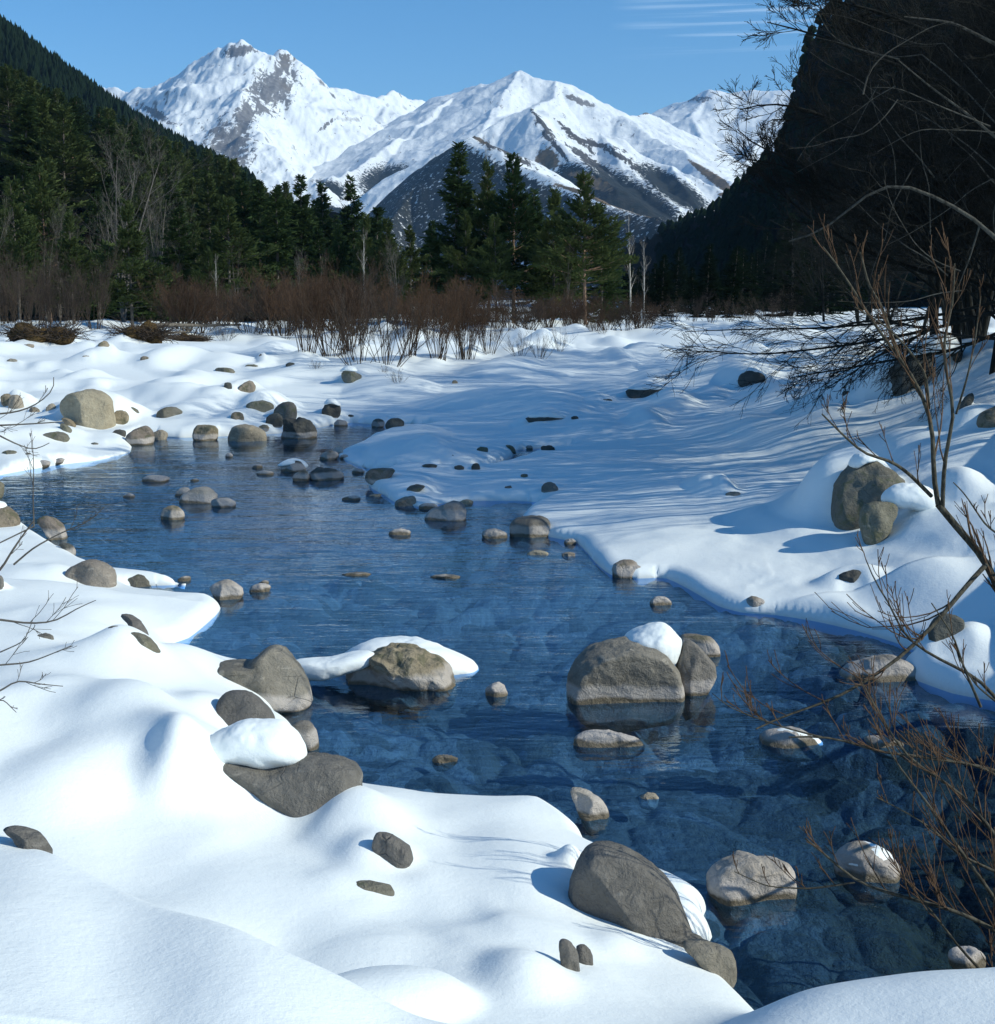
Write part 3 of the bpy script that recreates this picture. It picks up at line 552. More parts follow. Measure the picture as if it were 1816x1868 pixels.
# --- far bank
rk([(108,744),(112,732),(126,718),(145,713),(160,708),(186,714),(206,728),(207,745),(209,765),(200,776),(176,778),(148,768),(122,754)], 'rock_tan', 'great tan boulder with pale veins on the far left bank', .8, .03, 'boulder', facets=6, sub=5)
rk([(205,752),(212,738),(234,738),(256,752),(252,762),(220,762)], 'rock_green', 'mossy low rock right behind the great tan boulder', .8, .04)
rk([(205,766),(210,750),(226,748),(236,758),(234,770),(212,774)], 'rock_brown', 'brown rock tucked at the right foot of the great tan boulder', .8, .04)
rk([(283,754),(298,744),(316,741),(334,750),(338,758),(310,762),(290,760)], 'rock_green', 'lone rounded olive rock between great boulder and block row', .8, .03)
rk([(70,797),(86,789),(108,787),(130,798),(120,803),(90,803)], 'rock_green', 'low oval olive rock in the snow below the great boulder', .7, .03)
rk([(109,762),(122,763),(142,774),(136,777),(116,770)], 'rock_brown', 'thin stone upper one under the great boulder', .6, .04)
rk([(107,770),(114,772),(142,792),(134,794),(112,782)], 'rock_green', 'slanting thin dark stone left of the low oval rock', .6, .04)
rk([(226,806),(234,788),(262,774),(276,780),(282,800),(274,814),(236,814)], 'rock_brown', 'pyramid shaped brown rock at the left end of the waterside row', .8, .05, 'boulder')
rk([(278,790),(292,783),(306,788),(304,802),(284,804)], 'rock_tan', 'tan rock right beside the pyramid shaped rock', .8, .06)
rk((217,793,26,9), 'rock_dark', 'little dark rock left of the pyramid shaped rock', .8)
rk([(351,798),(353,776),(375,774),(397,778),(398,800),(372,806)], 'rock_brown', 'square block rock of the waterside row with a pale foot', .9, .025, 'boulder')
rk([(415,800),(420,782),(440,774),(466,777),(486,792),(488,806),(450,808),(426,806)], 'rock_tan', 'rounded tan boulder right of the square block', .8, .04, 'boulder')
rk([(466,788),(474,774),(492,776),(490,790)], 'rock_brown', 'small rock behind the rounded tan boulder', .8, .04)
rk([(420,765),(424,751),(442,752),(446,766),(432,770)], 'rock_brown', 'small block set in the snow above the rounded tan boulder', .8, .04)
rk([(448,748),(452,734),(472,730),(498,736),(500,746),(470,752)], 'rock_green', 'flat olive rock above the dark pair on the far bank', .8, .04)
rk([(496,762),(502,742),(520,732),(538,736),(544,756),(530,766),(508,768)], 'rock_green', 'tall dark olive boulder behind the fractured rock', .8, .03, 'boulder')
rk([(484,772),(488,758),(504,752),(518,762),(514,776),(494,778)], 'rock_dark', 'dark rock left below the tall olive boulder', .8, .04)
rk([(512,794),(516,766),(530,760),(552,760),(568,772),(578,794),(566,802),(530,804)], 'rock_dark', 'angular fractured blue grey boulder at the waterside', .9, .10, 'boulder', facets=8, sub=5)
rk([(584,752),(596,734),(608,732),(624,744),(618,758),(600,760)], 'rock_dark', 'dark rock standing right of the fractured boulder', .8, .05, cap=[(588,740),(600,724),(618,730),(626,744),(608,735)], capdr=1.1)
rk((640,765,16,9), 'rock_dark', 'tiny dark rock on the snow above the narrow inlet', .8)
rk([(676,776),(682,764),(698,764),(704,774),(690,780)], 'rock_dark', 'dark rock, left of the two at the head of the inlet', .8, .05)
rk([(700,776),(712,763),(730,762),(740,772),(726,780)], 'rock_dark', 'broad dark rock, right of the two at the head of the inlet', .8, .05)
rk((622,778,26,12), 'rock_brown', 'brown rock where the inlet meets the far snow bank', .8)
rk([(620,684),(628,674),(646,676),(664,688),(656,697),(632,696)], 'rock_green', 'olive rock with a snow hood in front of the willows', .8, .04, cap=[(616,682),(626,668),(644,667),(656,678),(640,677),(626,676)], capdr=1.0)
rk([(430,712),(442,700),(458,692),(468,708),(460,716),(444,716)], 'rock_brown', 'pointed brown rock with two faces on the upper far bank', .8, .03)
rk((416,710,16,14), 'rock_dark', 'small stone just left of the pointed brown rock', .8)
rk([(388,674),(402,669),(424,673),(432,678),(410,679)], 'rock_green', 'thin olive stone beneath a snow mound on the upper far bank', .8, .03)
rk((460,671,24,7), 'rock_green', 'thin olive stone right of the stone beneath the mound', .8)
rk((476,655,8,9), 'rock_dark', 'tiny upright stone high on the far bank', .8)
rk((530,668,18,7), 'rock_dark', 'tiny stone near the sparse twigs on the far bank', .8)
rk([(176,633),(184,624),(192,620),(202,632),(196,636)], 'rock_brown', 'little pyramid stone near the brush at the back left', .9, .04)
rk((22,664,18,10), 'rock_grey', 'small grey stone at the far left of the upper bank', .8)
rk((157,654,14,6), 'rock_tan', 'tiny tan stone on the upper left bank', .8)
rk((264,656,16,6), 'rock_brown', 'tiny brown stone in the middle of the upper left bank', .8)
rk((52,632,22,5), 'rock_tan', 'thin tan stone beside the brown brush at left', .8)
rk([(0,724),(10,716),(22,724),(44,742),(30,746),(6,736)], 'rock_brown', 'brown rock cut by the left edge beside the pink slab', .8, .05)
rk([(15,742),(18,720),(36,720),(46,744),(34,748)], 'rock_tan', 'pinkish leaning slab at the left edge of the far bank', .7, .04)
rk([(50,750),(60,740),(74,750),(70,755)], 'rock_brown', 'small brown rock right of the pinkish leaning slab', .8, .06)
rk([(82,750),(86,740),(96,734),(102,742),(98,752)], 'rock_tan', 'small pinkish rock close left of the great tan boulder', .8, .06)
rk((16,829,28,8), 'rock_green', 'small oval olive stone on the lower left snow shelf', .7)
rk((52,831,12,5), 'rock_green', 'tiny olive stone right of the oval one on the snow shelf', .7)
rk((172,814,16,7), 'rock_dark', 'tiny dark stone near the tip of the left snow shelf', .7)
rk([(60,845),(76,839),(94,843),(86,850),(66,849)], 'rock_pale', 'low pale rock at the waterline of the left snow shelf', .7, .04)
rk([(93,840),(108,835),(120,838),(112,843),(98,843)], 'rock_brown', 'low olive rock right of the pale one on the snow shelf edge', .7, .04)
rk([(-20,900),(-4,874),(8,884),(4,902),(-14,912)], 'rock_green', 'mossy rock fragment at the left edge above the bank', .8, .05)
rk([(858,852),(866,844),(874,846),(878,854),(866,858)], 'rock_dark', 'dark stone at the mouth of the little side channel', .8, .05)
rk([(826,852),(838,848),(850,853),(840,857)], 'rock_dark', 'low dark stone left of the side channel mouth', .8, .05)
rk([(766,850),(780,846),(802,849),(790,853)], 'rock_dark', 'thin dark stone under the lower edge of the upper point', .7, .04)
rk((880,824,22,9), 'rock_green', 'olive stone lying on the upper snow point', .7)
rk([(920,812),(934,812),(944,822),(936,822)], 'rock_green', 'thin slanting stone at the tip of the upper point', .7, .04)
rk((826,836,16,6), 'rock_dark', 'small dark stone mid way along the upper snow point', .7)
rk((966,820,14,8), 'rock_dark', 'small dark stone above the side channel, left one', .7)
rk((1000,822,26,10), 'rock_dark', 'small dark stone above the side channel, right one', .7)
rk((830,700,12,6), 'rock_brown', 'tiny brown stone in front of the main willow thicket', .8)

def place_rocks():
    for k, r in enumerate(ROCKS):
        sh = r['shape']; poly = auto_outline(*sh, k * 7 + 3) if isinstance(sh, tuple) else sh
        P = np.array(poly, float); bx, by = (P[:, 0].min() + P[:, 0].max()) / 2, P[:, 1].max(); w = P[:, 0].max() - P[:, 0].min(); h = by - P[:, 1].min()
        x, y, z = hit(bx, by - .06 * h)
        if 'D' in r: y = r['D']; x = (bx - W0 / 2) / FPX * y; z = 0.0
        ww = w * y / FPX; hh = h * y / FPX; depth = max(ww * r['dr'], hh * .7)
        yc = y + depth * .32; wet = float(sdist(np.array([x]), np.array([y]))[0]) < .05
        r.update(poly=poly, x=x, y=y, z=z, w=ww, h=hh, depth=depth, yc=yc, wet=wet, pxw=w)
    for r in ROCKS:
        if 'hood' in r:
            DIGS.append((r['x'] + .05 * r['w'], r['yc'] + r['depth'] * .45, r['w'] * .85 + .1, -1.2 * r['h'])); DIGS.append((r['x'], r['yc'] - r['depth'] * .75, r['w'] * .5, .45 * r['h'])); continue
        if not r['wet'] and 'nodig' not in r:
            DIGS.append((r['x'], r['yc'] - r['depth'] * .15, max(r['w'] * .62, r['depth'] * .6), min(.14 * r['h'], .10)))
            if r['y'] <= 16 and r['y'] > 6 and r['x'] < 1.2: DIGS.append((r['x'] - .45 * r['w'], r['yc'] + r['depth'] * .5, r['w'] * .55 + .06, -.55 * r['h']))
            if r['y'] > 16 and r.get('hump', 1): DIGS.append((r['x'] - .1 * r['w'], r['yc'] + r['depth'] * .75 + .1, r['w'] * .55 + .1, -.62 * r['h']))
place_rocks()
def build_rocks():
    for k, r in enumerate(ROCKS):
        sub = r.get('sub', 4 if r['pxw'] > 22 else 3)
        if r['pxw'] > 120 and sub < 5: sub = 5
        if r['pxw'] > 200: sub = 6
        V, F, c, S = blob_mesh(r['poly'], r['yc'], r['depth'], k * 13 + 5, r['rough'], r.get('facets', 5), sub, .8, .22 * r['h'] + .04, .12)
        o = link(r['name'], mesh_np(r['name'], V, F, M[r['mat']]), None, tuple(c)); tag(o, r['label'], r['name'], 'rocks and boulders of the stream')
        if r['cap']:
            yc = r['yc'] + r['depth'] * r.get('capy', .08); dep = r['depth'] * r.get('capdr', .8)
            V, F, c2, S = blob_mesh(r['cap'], yc, dep, k + 900, .035, 0, 5 if r['pxw'] > 30 else 4, .85, .0, .1, 7)
            me = mesh_np('snow_cap', V + (c2 - c), F, M['snow']); link('snow_cap', me, o)
# ------------------------------------------------------------------ build the snow sheet and the stream bed
def rows_for():
    py = np.arange(2350, 585, -1.9); _, y = on_z(908, py, .7)
    y = y[(y > 1.0)]
    y = np.concatenate([np.linspace(-6, y[0] - .05, 50), y])
    y = y[y < 120]; last = y[-1]
    far = last * np.cumprod(np.full(60, 1.055))
    return np.concatenate([y, far])
ROWY = rows_for()
_fine = np.linspace(-.42, .42, 800); _left = -.42 - np.cumsum(np.geomspace(.002, .35, 40)); _right = .42 + np.cumsum(np.geomspace(.002, .35, 40))
COLR = np.concatenate([_left[::-1], _fine, _right])
def build_ground():
    Y, R = np.meshgrid(ROWY, COLR, indexing='ij'); X = R * (np.maximum(Y, 0) + 1.6 + np.where(Y < 0, .0, 0))
    sd = np.full(X.shape, 30.0); m = (Y < 75) & (Y > -8) & (np.abs(X) < 60); sd[m] = sdist(X[m], Y[m])
    # pull the ring of vertices nearest the shore onto it, so the edge runs clean
    gy = np.gradient(sd, axis=0) / np.maximum(np.gradient(Y, axis=0), 1e-6)
    dXc = np.gradient(X, axis=1); gx = np.gradient(sd, axis=1) / dXc
    gl = np.maximum(np.hypot(gx, gy), .3); gxn, gyn = gx / gl, gy / gl
    cell = np.abs(gxn) * dXc + np.abs(gyn) * np.minimum(np.gradient(Y, axis=0), 1.0); near = (np.abs(sd) < cell * .52) & m
    X = np.where(near, X - gxn * sd, X); Y2 = np.where(near, Y - gyn * sd, Y); sdn = np.where(near, 0.0, sd)
    Z = ground(X, Y2, np.maximum(sdn, 0))
    # soften creases of the near drifts
    def blur(A, n):
        k = np.hanning(n + 2)[1:-1]; k /= k.sum(); p = n // 2
        for ax in (0, 1):
            B = np.pad(A, [(p, p) if i == ax else (0, 0) for i in (0, 1)], mode='edge'); A = sum(k[i] * np.take(B, np.arange(i, i + A.shape[ax]), axis=ax) for i in range(n))
        return A
    wt_ = sstep(.12, .4, sd) * sstep(15, 9, Y); Z = Z * (1 - wt_) + blur(Z, 25) * wt_
    under = sdn <= 0
    Z = np.where(under, .0, Z)
    # the edge hangs a little over the water: shore vertices keep a thin lip, the ring outside tucks back under
    Z = np.where(near, .02, Z)
    Z = np.where((sdn < 0), -.12, Z)
    ring = (sdn < 0) & (sdn > -cell * 2.2) & m
    X = np.where(ring, X + gxn * (np.abs(sdn) + .06), X); Y2 = np.where(ring, Y2 + gyn * (np.abs(sdn) + .06), Y2)
    V = np.stack([X, Y2, Z], -1).reshape(-1, 3); F = grid_faces(*X.shape)
    s = sdn.ravel(); keep = (s[F].max(1) >= -1e-9)
    F = F[keep]
    used = np.unique(F); mp = np.full(len(V), -1); mp[used] = np.arange(len(used))
    me = mesh_np('snow_ground', V[used], mp[F], M['snow'])
    tag(link('snow_ground', me), 'deep drifted snow covering both banks and the valley flats', None, None, 'structure')
    # bed
    q = (sd < 1.2) & m
    Xb, Yb = X.copy(), Y2.copy()
    Zb = bed(R * (np.maximum(Y, 0) + 1.6), Y, np.minimum(sd, 0))
    Vb = np.stack([R * (np.maximum(Y, 0) + 1.6), Y, Zb], -1).reshape(-1, 3); Fb = grid_faces(*X.shape); kb = q.ravel()[Fb].all(1); Fb = Fb[kb]
    used = np.unique(Fb); mp = np.full(len(Vb), -1); mp[used] = np.arange(len(used))
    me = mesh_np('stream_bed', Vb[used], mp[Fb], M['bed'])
    tag(link('stream_bed', me), 'stony bed of the clear mountain stream', None, None, 'structure')
def mat_bed():
    s = NT('stream_bed'); p = s.pos()
    vo = s.n('ShaderNodeTexVoronoi', {'Vector': s.n('ShaderNodeVectorMath', {0: p, 1: s.n('ShaderNodeTexNoise', {'Scale': 2.0, 'Vector': p}).outputs['Color']}, operation='ADD').outputs[0], 'Scale': 2.4})
    c = s.n('ShaderNodeSeparateColor', {0: vo.outputs['Color']}).outputs[0]
    n = s.noise(7, 5, .65); n2 = s.noise(1.1, 3, .5)
    col = s.mix(c, (.07, .06, .042), (.36, .34, .29)); col = s.mix(s.mr(n, .35, .7, 0, .6), col, (.15, .115, .06)); col = s.mix(s.mr(n2, .4, .65, 0, .5), col, (.15, .145, .13))
    sx = s.n('ShaderNodeSeparateXYZ', {0: p}); tree_refl = s.math('MULTIPLY', s.mr(s.math('ADD', sx.outputs[0], s.math('MULTIPLY', s.noise(.9, 3, .6), 1.6)), 1.6, 3.2), s.mr(sx.outputs[1], 10.5, 8.0))
    col = s.mix(s.math('MULTIPLY', tree_refl, .85), col, s.mix(s.mr(n, .4, .6), (.030, .026, .012), (.11, .075, .028)))   # dark tree reflection painted brown into the bed colour under the right bank
    s.bsdf(col, .8, .2, s.bump(s.noise(18, 5, .65), .9, .08)); return s.m
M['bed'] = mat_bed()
def mat_water():
    s = NT('water'); p = s.pos()
    n1 = s.noise(1.0, 3, .55, s.map(p, (.55, 1.7, 1), (0, 0, math.radians(14)))); n2 = s.noise(1.0, 3, .6, s.map(p, (2.4, 6.5, 1), (0, 0, math.radians(-9)))); n3 = s.noise(1.0, 2, .6, s.map(p, (9, 19, 1), (0, 0, math.radians(20))))
    amp = s.mr(s.noise(.22, 3, .6, s.map(p, (1, .7, 1))), .35, .65, .45, 1.35)
    h = s.math('ADD', s.math('MULTIPLY', n1, .020), s.math('ADD', s.math('MULTIPLY', n2, .0065), s.math('MULTIPLY', n3, .002)))
    h = s.math('MULTIPLY', h, amp)
    nrm = s.bump(h, 1.0, 1.0)
    fr = s.n('ShaderNodeFresnel', {'IOR': 1.33, 'Normal': nrm})
    gl = s.n('ShaderNodeBsdfGlossy', {'Color': (.86, .94, 1.0), 'Roughness': .03, 'Normal': nrm})
    tr = s.n('ShaderNodeBsdfTransparent', {'Color': (.40, .66, .98)})
    bk = s.geo.outputs['Backfacing']; fac = s.math('ADD', s.math('MULTIPLY', fr.outputs[0], s.math('SUBTRACT', 1.0, bk)), s.math('MULTIPLY', bk, .05))
    mx = s.n('ShaderNodeMixShader', {0: fac, 1: tr, 2: gl}); s.t.links.new(mx.outputs[0], s.out.inputs['Surface'])
    return s.m
M['water'] = mat_water()
def build_water():
    V = np.array([(-60, 3.5, 0), (60, 3.5, 0), (60, 60, 0), (-60, 60, 0)], float)
    xs = np.linspace(-45, 45, 60); ys = np.linspace(3.2, 62, 40); X, Y = np.meshgrid(xs, ys); sd = sdist(X, Y)
    F = grid_faces(*X.shape); s = sd.ravel(); F = F[s[F].min(1) < 1.2]
    V = np.stack([X, Y, X * 0], -1).reshape(-1, 3); used = np.unique(F); mp = np.full(len(V), -1); mp[used] = np.arange(len(used))
    tag(link('water', mesh_np('water', V[used], mp[F], M['water'])), 'clear blue water of the mountain stream', None, None, 'structure')
build_ground(); build_water(); build_rocks()

# ------------------------------------------------------------------ mountains
def seg_tent(X, Y, ridges):
    """height = max over ridge lines of (crest height - slope * distance)"""
    Hh = np.full(X.shape, -500.0)
    for rd in ridges:
        pts, sl = rd[0], rd[1]; slL = rd[2] if len(rd) > 2 else sl
        P = []
        for (px, py, D) in pts:
            y = D * 1000.0; x, z = on_y(px, py, y); P.append((float(x), y, float(z)))
        for a, b in zip(P[:-1], P[1:]):
            ex, ey = b[0] - a[0], b[1] - a[1]; L2 = ex * ex + ey * ey + 1e-9
            t = np.clip(((X - a[0]) * ex + (Y - a[1]) * ey) / L2, 0, 1)
            qx, qy = X - a[0] - t * ex, Y - a[1] - t * ey; d = np.hypot(qx, qy)
            side = ex * qy - ey * qx
            s_ = np.where(side > 0, slL, sl)
            Hh = np.maximum(Hh, a[2] + t * (b[2] - a[2]) - s_ * d)
    return Hh
def mat_mountain(name, treeline=(200, 420), rockcol=(.24, .235, .24), brown=(.16, .13, .10)):
    s = NT(name); p = s.pos(); g = s.geo
    nz = s.n('ShaderNodeSeparateXYZ', {0: g.outputs['Normal']}).outputs[2]; z = s.n('ShaderNodeSeparateXYZ', {0: p}).outputs[2]
    n1 = s.noise(.010, 8, .68); n2 = s.noise(.05, 6, .7); n3 = s.noise(.0025, 5, .6); sp = s.noise(.10, 3, .7)
    steep = s.math('ADD', nz, s.math('MULTIPLY', s.math('SUBTRACT', n1, .5), .42))
    rk = s.mr(steep, .60, .50)
    strata = s.noise(1.0, 6, .7, s.map(p, (.045, .012, .014), (0, math.radians(38), math.radians(15))), .8)
    rk = s.math('MAXIMUM', rk, s.mr(s.math('ADD', s.attr('rock'), s.math('ADD', s.math('MULTIPLY', s.math('SUBTRACT', n2, .5), 1.5), s.math('ADD', s.math('MULTIPLY', s.math('SUBTRACT', n1, .5), 1.2), s.math('MULTIPLY', s.math('SUBTRACT', strata, .5), 3.2)))), .48, .60))
    rc = s.mix(s.mr(n2, .3, .7), tuple(c * .5 for c in rockcol), rockcol); rc = s.mix(s.mr(n3, .56, .66, 0, .7), rc, brown)
    # specks of rock standing out of the snow
    spk = s.math('MULTIPLY', s.mr(s.noise(.045, 4, .75), .66, .69), s.mr(n3, .45, .6))
    rk = s.math('MAXIMUM', rk, s.math('MULTIPLY', spk, .8))
    snow = (.80, .83, .85)
    col = s.mix(rk, snow, rc)
    fo = s.attr('forest')
    fo = s.mr(s.math('ADD', fo, s.math('MULTIPLY', s.math('SUBTRACT', sp, .5), 1.5)), .42, .58)
    fc = s.mix(s.mr(n2, .35, .65), (.012, .018, .018), (.035, .036, .034))
    col = s.mix(fo, col, fc)
    sol = s.attr('soil')
    sol = s.mr(s.math('ADD', sol, s.math('MULTIPLY', s.math('SUBTRACT', n2, .5), 1.3)), .45, .6)
    col = s.mix(sol, col, s.mix(s.mr(n2, .35, .65), (.10, .08, .05), (.22, .15, .09)))
    h = s.math('ADD', s.math('MULTIPLY', n1, 14), s.math('MULTIPLY', n2, 4))
    s.bsdf(col, .85, .1, s.bump(h, .6, 1.0)); return s.m
def tri_warp(X, Y, amp, sc, seed):
    return X + amp * fbm(X * sc, Y * sc, 3, seed), Y + amp * fbm(X * sc + 9, Y * sc + 4, 3, seed + 3)
def mountain(name, label, ridges, az, yr, n, namp, mat, attrs, seed, rough=1.0, jag=5.0):
    R = np.linspace((az[0] - W0 / 2) / FPX, (az[1] - W0 / 2) / FPX, n[0]); Yv = np.linspace(yr[0] * 1000, yr[1] * 1000, n[1])
    Y, Rr = np.meshgrid(Yv, R, indexing='ij'); X = Rr * Y
    H = seg_tent(X, Y, ridges)
    dc = np.zeros_like(H)
    X2, Y2 = tri_warp(X, Y, 90, .0016, seed); H2 = seg_tent(X2, Y2, ridges)
    H = H * .7 + H2 * .3
    nz = fbm(X * .0026, Y * .0026, 4, seed + 11, .42, True); gul = fbm(X * .007, Y * .003, 3, seed + 31, .45, True)
    H = H + namp * .60 * (nz - .35) + namp * .14 * rough * (gul - .3)
    H = H + jag * (fbm(X * .010, Y * .005, 4, seed + 61, .6, True) - .3)
    V = np.stack([X, Y, H], -1).reshape(-1, 3)
    at = {}
    # pixel-free masks, given as functions of the place
    for k, f in attrs.items(): at[k] = f(X, Y, H).ravel()
    for k in ('rock', 'forest', 'soil'):
        if k not in at: at[k] = np.zeros(X.size)
    me = mesh_np(name, V, grid_faces(*X.shape), mat, True, at)
    tag(link(name, me), label, None, None, 'structure')
def blob(px, py, D, rx, ry, rot=0):
    x0, z0 = on_y(px, py, D * 1000.0); rx = rx * D * 1000 / FPX; ry = ry * D * 1000 / FPX; c, s_ = math.cos(rot), math.sin(rot)
    def f(X, Y, Z):
        Xp = X * (D * 1000) / Y; Zp = CAM_Z + (Z - CAM_Z) * (D * 1000) / Y
        u = (Xp - x0) * c + (Zp - z0) * s_; v = -(Xp - x0) * s_ + (Zp - z0) * c
        return np.clip(1.35 - np.hypot(u / rx, v / ry), 0, 1)
    return f
def vmax(*fs): return lambda X, Y, Z: np.maximum.reduce([f(X, Y, Z) for f in fs])
def alt(lo, hi): return lambda X, Y, Z: sstep(hi, lo, Z + 60 * fbm(X * .004, Y * .004, 3, 77))
mm = mat_mountain('snowy_mountain')
mountain('far_mountain', 'bright snow covered summit with a rocky double peak on the left', [
  ([(40,230,6.6),(150,190,6.5),(190,166,6.3),(235,176,6.2),(270,163,6.05),(310,143,6.0),(338,130,5.95),(365,118,5.9),(400,92,5.8),(424,84,5.8),(430,76,5.8),(440,70,5.8),(452,80,5.82),(470,95,5.85),(487,122,5.9),(497,101,5.9),(508,88,5.9),(520,98,5.92),(528,132,5.95),(540,148,6.0),(560,158,6.1),(578,152,6.1),(600,167,6.2),(680,175,6.4),(720,180,6.6),(790,192,6.8),(900,190,6.8)], .78, .9),
  ([(462,92,5.85),(452,150,5.5),(434,205,5.1),(432,250,4.9)], .62, .75),
  ([(490,110,5.9),(470,160,5.6),(446,210,5.2),(480,250,4.85),(520,290,4.6),(570,335,4.3),(600,380,4.0)], .42, .85),
  ([(310,143,6.0),(330,190,5.6),(350,250,5.0),(300,330,4.4)], .62, .62),
  ([(720,180,6.6),(690,230,6.0),(640,280,5.5),(600,330,5.0)], .45, .5),
  ([(600,167,6.2),(610,215,5.9),(600,245,5.7)], .5, .7),
 ], (-250, 960), (3.4, 8.2), (560, 420), 85, mm, {
  'rock': vmax(blob(495,160,5.6,38,62,-.75), blob(445,215,5.3,20,50,-.5), blob(436,92,5.8,34,10,.2), blob(285,208,5.7,44,8,-.5), blob(600,224,5.7,20,4,.6), blob(420,262,5,48,50,-.6), blob(520,115,5.9,12,20)),  # the broad blob before the last paints the valley's shade as dark rock
  'forest': vmax(alt(240, 330))}, 5, 1.0, 13.0)
mountain('middle_mountain', 'broad snowy mountain with a pointed summit above the centre of the valley', [
  ([(700,262,6.2),(785,215,6.2),(820,180,6.1),(850,157,6.0),(880,152,5.9),(905,150,5.85),(930,140,5.8),(948,133,5.7),(970,143,5.65),(1000,152,5.6),(1015,153,5.6),(1050,164,5.6),(1070,175,5.6),(1095,188,5.7),(1130,204,5.8),(1180,213,6.0),(1210,222,6.1),(1300,290,6.0)], .55, .7),
  ([(850,157,6.0),(800,205,5.6),(740,250,5.2),(660,300,4.7),(590,335,4.3)], .42, .75),
  ([(948,133,5.7),(925,165,5.4),(900,200,5.1),(880,240,4.8)], .5, .85),
  ([(1095,188,5.7),(1150,222,5.3),(1220,265,4.9),(1300,320,4.4),(1345,350,4.1)], .45, .45),
  ([(1015,153,5.6),(1010,185,5.3),(960,200,5.0)], .5, .8),
 ], (430, 1560), (3.5, 7.4), (560, 400), 55, mm, {
  'rock': vmax(blob(1060,185,5.5,34,6,-.35), blob(1180,205,5.8,24,3)),
  'forest': vmax(blob(720,335,4.9,75,38,0), blob(590,350,4.5,50,24), alt(170, 280)),
  'soil': vmax(blob(1310,330,4.5,50,10,-.6), blob(1285,312,4.6,40,6,-.6))}, 9, .7)
mountain('distant_mountain', 'smooth white snowfield mountain far behind the right slope', [
  ([(1120,260,8.6),(1180,216,8.3),(1215,200,8.1),(1245,183,7.9),(1275,172,7.8),(1295,168,7.7),(1350,170,7.7),(1450,166,7.5),(1550,150,7.4),(1700,150,7.3)], .5),
  ([(1295,168,7.7),(1260,215,7.3),(1290,270,6.8),(1330,320,6.4)], .5),([(1450,166,7.5),(1400,240,7.0),(1360,300,6.5)], .5),([(1245,183,7.9),(1215,215,7.6),(1250,250,7.2)],.55)
 ], (1050, 1800), (6.0, 9.6), (330, 260), 60, mm, {'rock': blob(1275,180,7.7,24,6)}, 13, .5)
mm2 = mat_mountain('rocky_foothill', rockcol=(.115, .11, .11), brown=(.13, .095, .065))
mountain('rocky_foothill', 'snow dusted foothill with bands of bare rock and dark forest', [
  ([(820,262,4.0),(862,240,4.0),(900,222,4.05),(930,208,4.1),(968,196,4.1),(985,203,4.1),(1010,214,4.1),(1050,228,4.1),(1095,244,4.1),(1140,262,4.05),(1180,285,4.0),(1225,308,3.9),(1270,330,3.8),(1310,345,3.7),(1345,356,3.6),(1400,380,3.5)], .62),
  ([(968,196,4.1),(1000,245,3.8),(1060,300,3.5),(1130,350,3.2)], .6, .6),
  ([(1095,244,4.1),(1130,290,3.8),(1190,340,3.5),(1240,390,3.2)], .6, .6),
  ([(1225,308,3.9),(1250,350,3.6),(1280,390,3.4)], .6),
 ], (640, 1560), (2.6, 5.4), (520, 360), 42, mm2, {
  'rock': vmax(blob(990,226,3.9,36,6,-.9), blob(1010,262,3.8,50,5,-.8), blob(1050,250,3.9,50,5,-.7), blob(1085,262,3.9,60,5,-.25), blob(1130,285,3.8,60,6,-.5), blob(1180,318,3.7,60,10,-.6), blob(1085,300,3.7,60,9,-.6)),
  'forest': vmax(blob(1150,365,3.4,130,42,-.45), blob(1060,330,3.5,60,30,-.4), blob(1230,345,3.6,90,24,-.55), alt(150, 240)),
  'soil': vmax(blob(1080,330,3.5,50,12,-.4), blob(1000,290,3.7,26,22,-.5), blob(880,262,3.9,50,8,-.5), blob(1340,368,3.6,40,8,-.5))}, 17)
mountain('shaded_foothill', 'blue shaded wooded foothill with streaks of snow below the snowy ridge', [
  ([(560,470,3.95),(640,425,3.7),(700,384,3.55),(730,345,3.45),(762,305,3.35),(800,277,3.22),(835,254,3.1),(858,243,3.0),(880,255,2.95),(925,282,2.85),(970,310,2.75),(1030,336,2.65),(1100,362,2.5),(1170,385,2.35),(1240,407,2.2),(1300,430,2.1)], .95, .5),
  ([(800,277,3.22),(740,360,2.9),(700,420,2.7)],.9)
 ], (420, 1450), (1.7, 4.2), (480, 320), 30, mm2, {
  'rock': blob(900,262,3.2,90,12,-.5), 'forest': lambda X, Y, Z: np.clip(.70 - .55 * blob(960,300,3.0,190,18,-.42)(X, Y, Z), 0, 1),
  'soil': blob(1090,362,2.7,120,5,-.33)}, 23)
# ------------------------------------------------------------------ wooded valley sides
def mat_forest_floor():
    s = NT('forest_slope'); n = s.noise(.06, 6, .7); n2 = s.noise(.6, 5, .7)
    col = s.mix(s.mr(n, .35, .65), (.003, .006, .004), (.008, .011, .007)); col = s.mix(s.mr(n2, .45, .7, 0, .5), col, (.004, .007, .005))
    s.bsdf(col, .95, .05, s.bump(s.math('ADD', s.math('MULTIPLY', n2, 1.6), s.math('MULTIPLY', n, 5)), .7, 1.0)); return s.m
M['slope'] = mat_forest_floor()
def left_slope(x, y):
    r = np.maximum(0, -18 - .03 * (y - 150) - x); z = .50 * r; z = np.where(z > 100, 100 + (z - 100) * .25, z)
    z = z * sstep(120, 215, y)
    return 1.45 + z + .06 * z * perlin(x * .02, y * .02, 41) + 1.5 * sstep(0, 10, z) * perlin(x * .07, y * .07, 42)
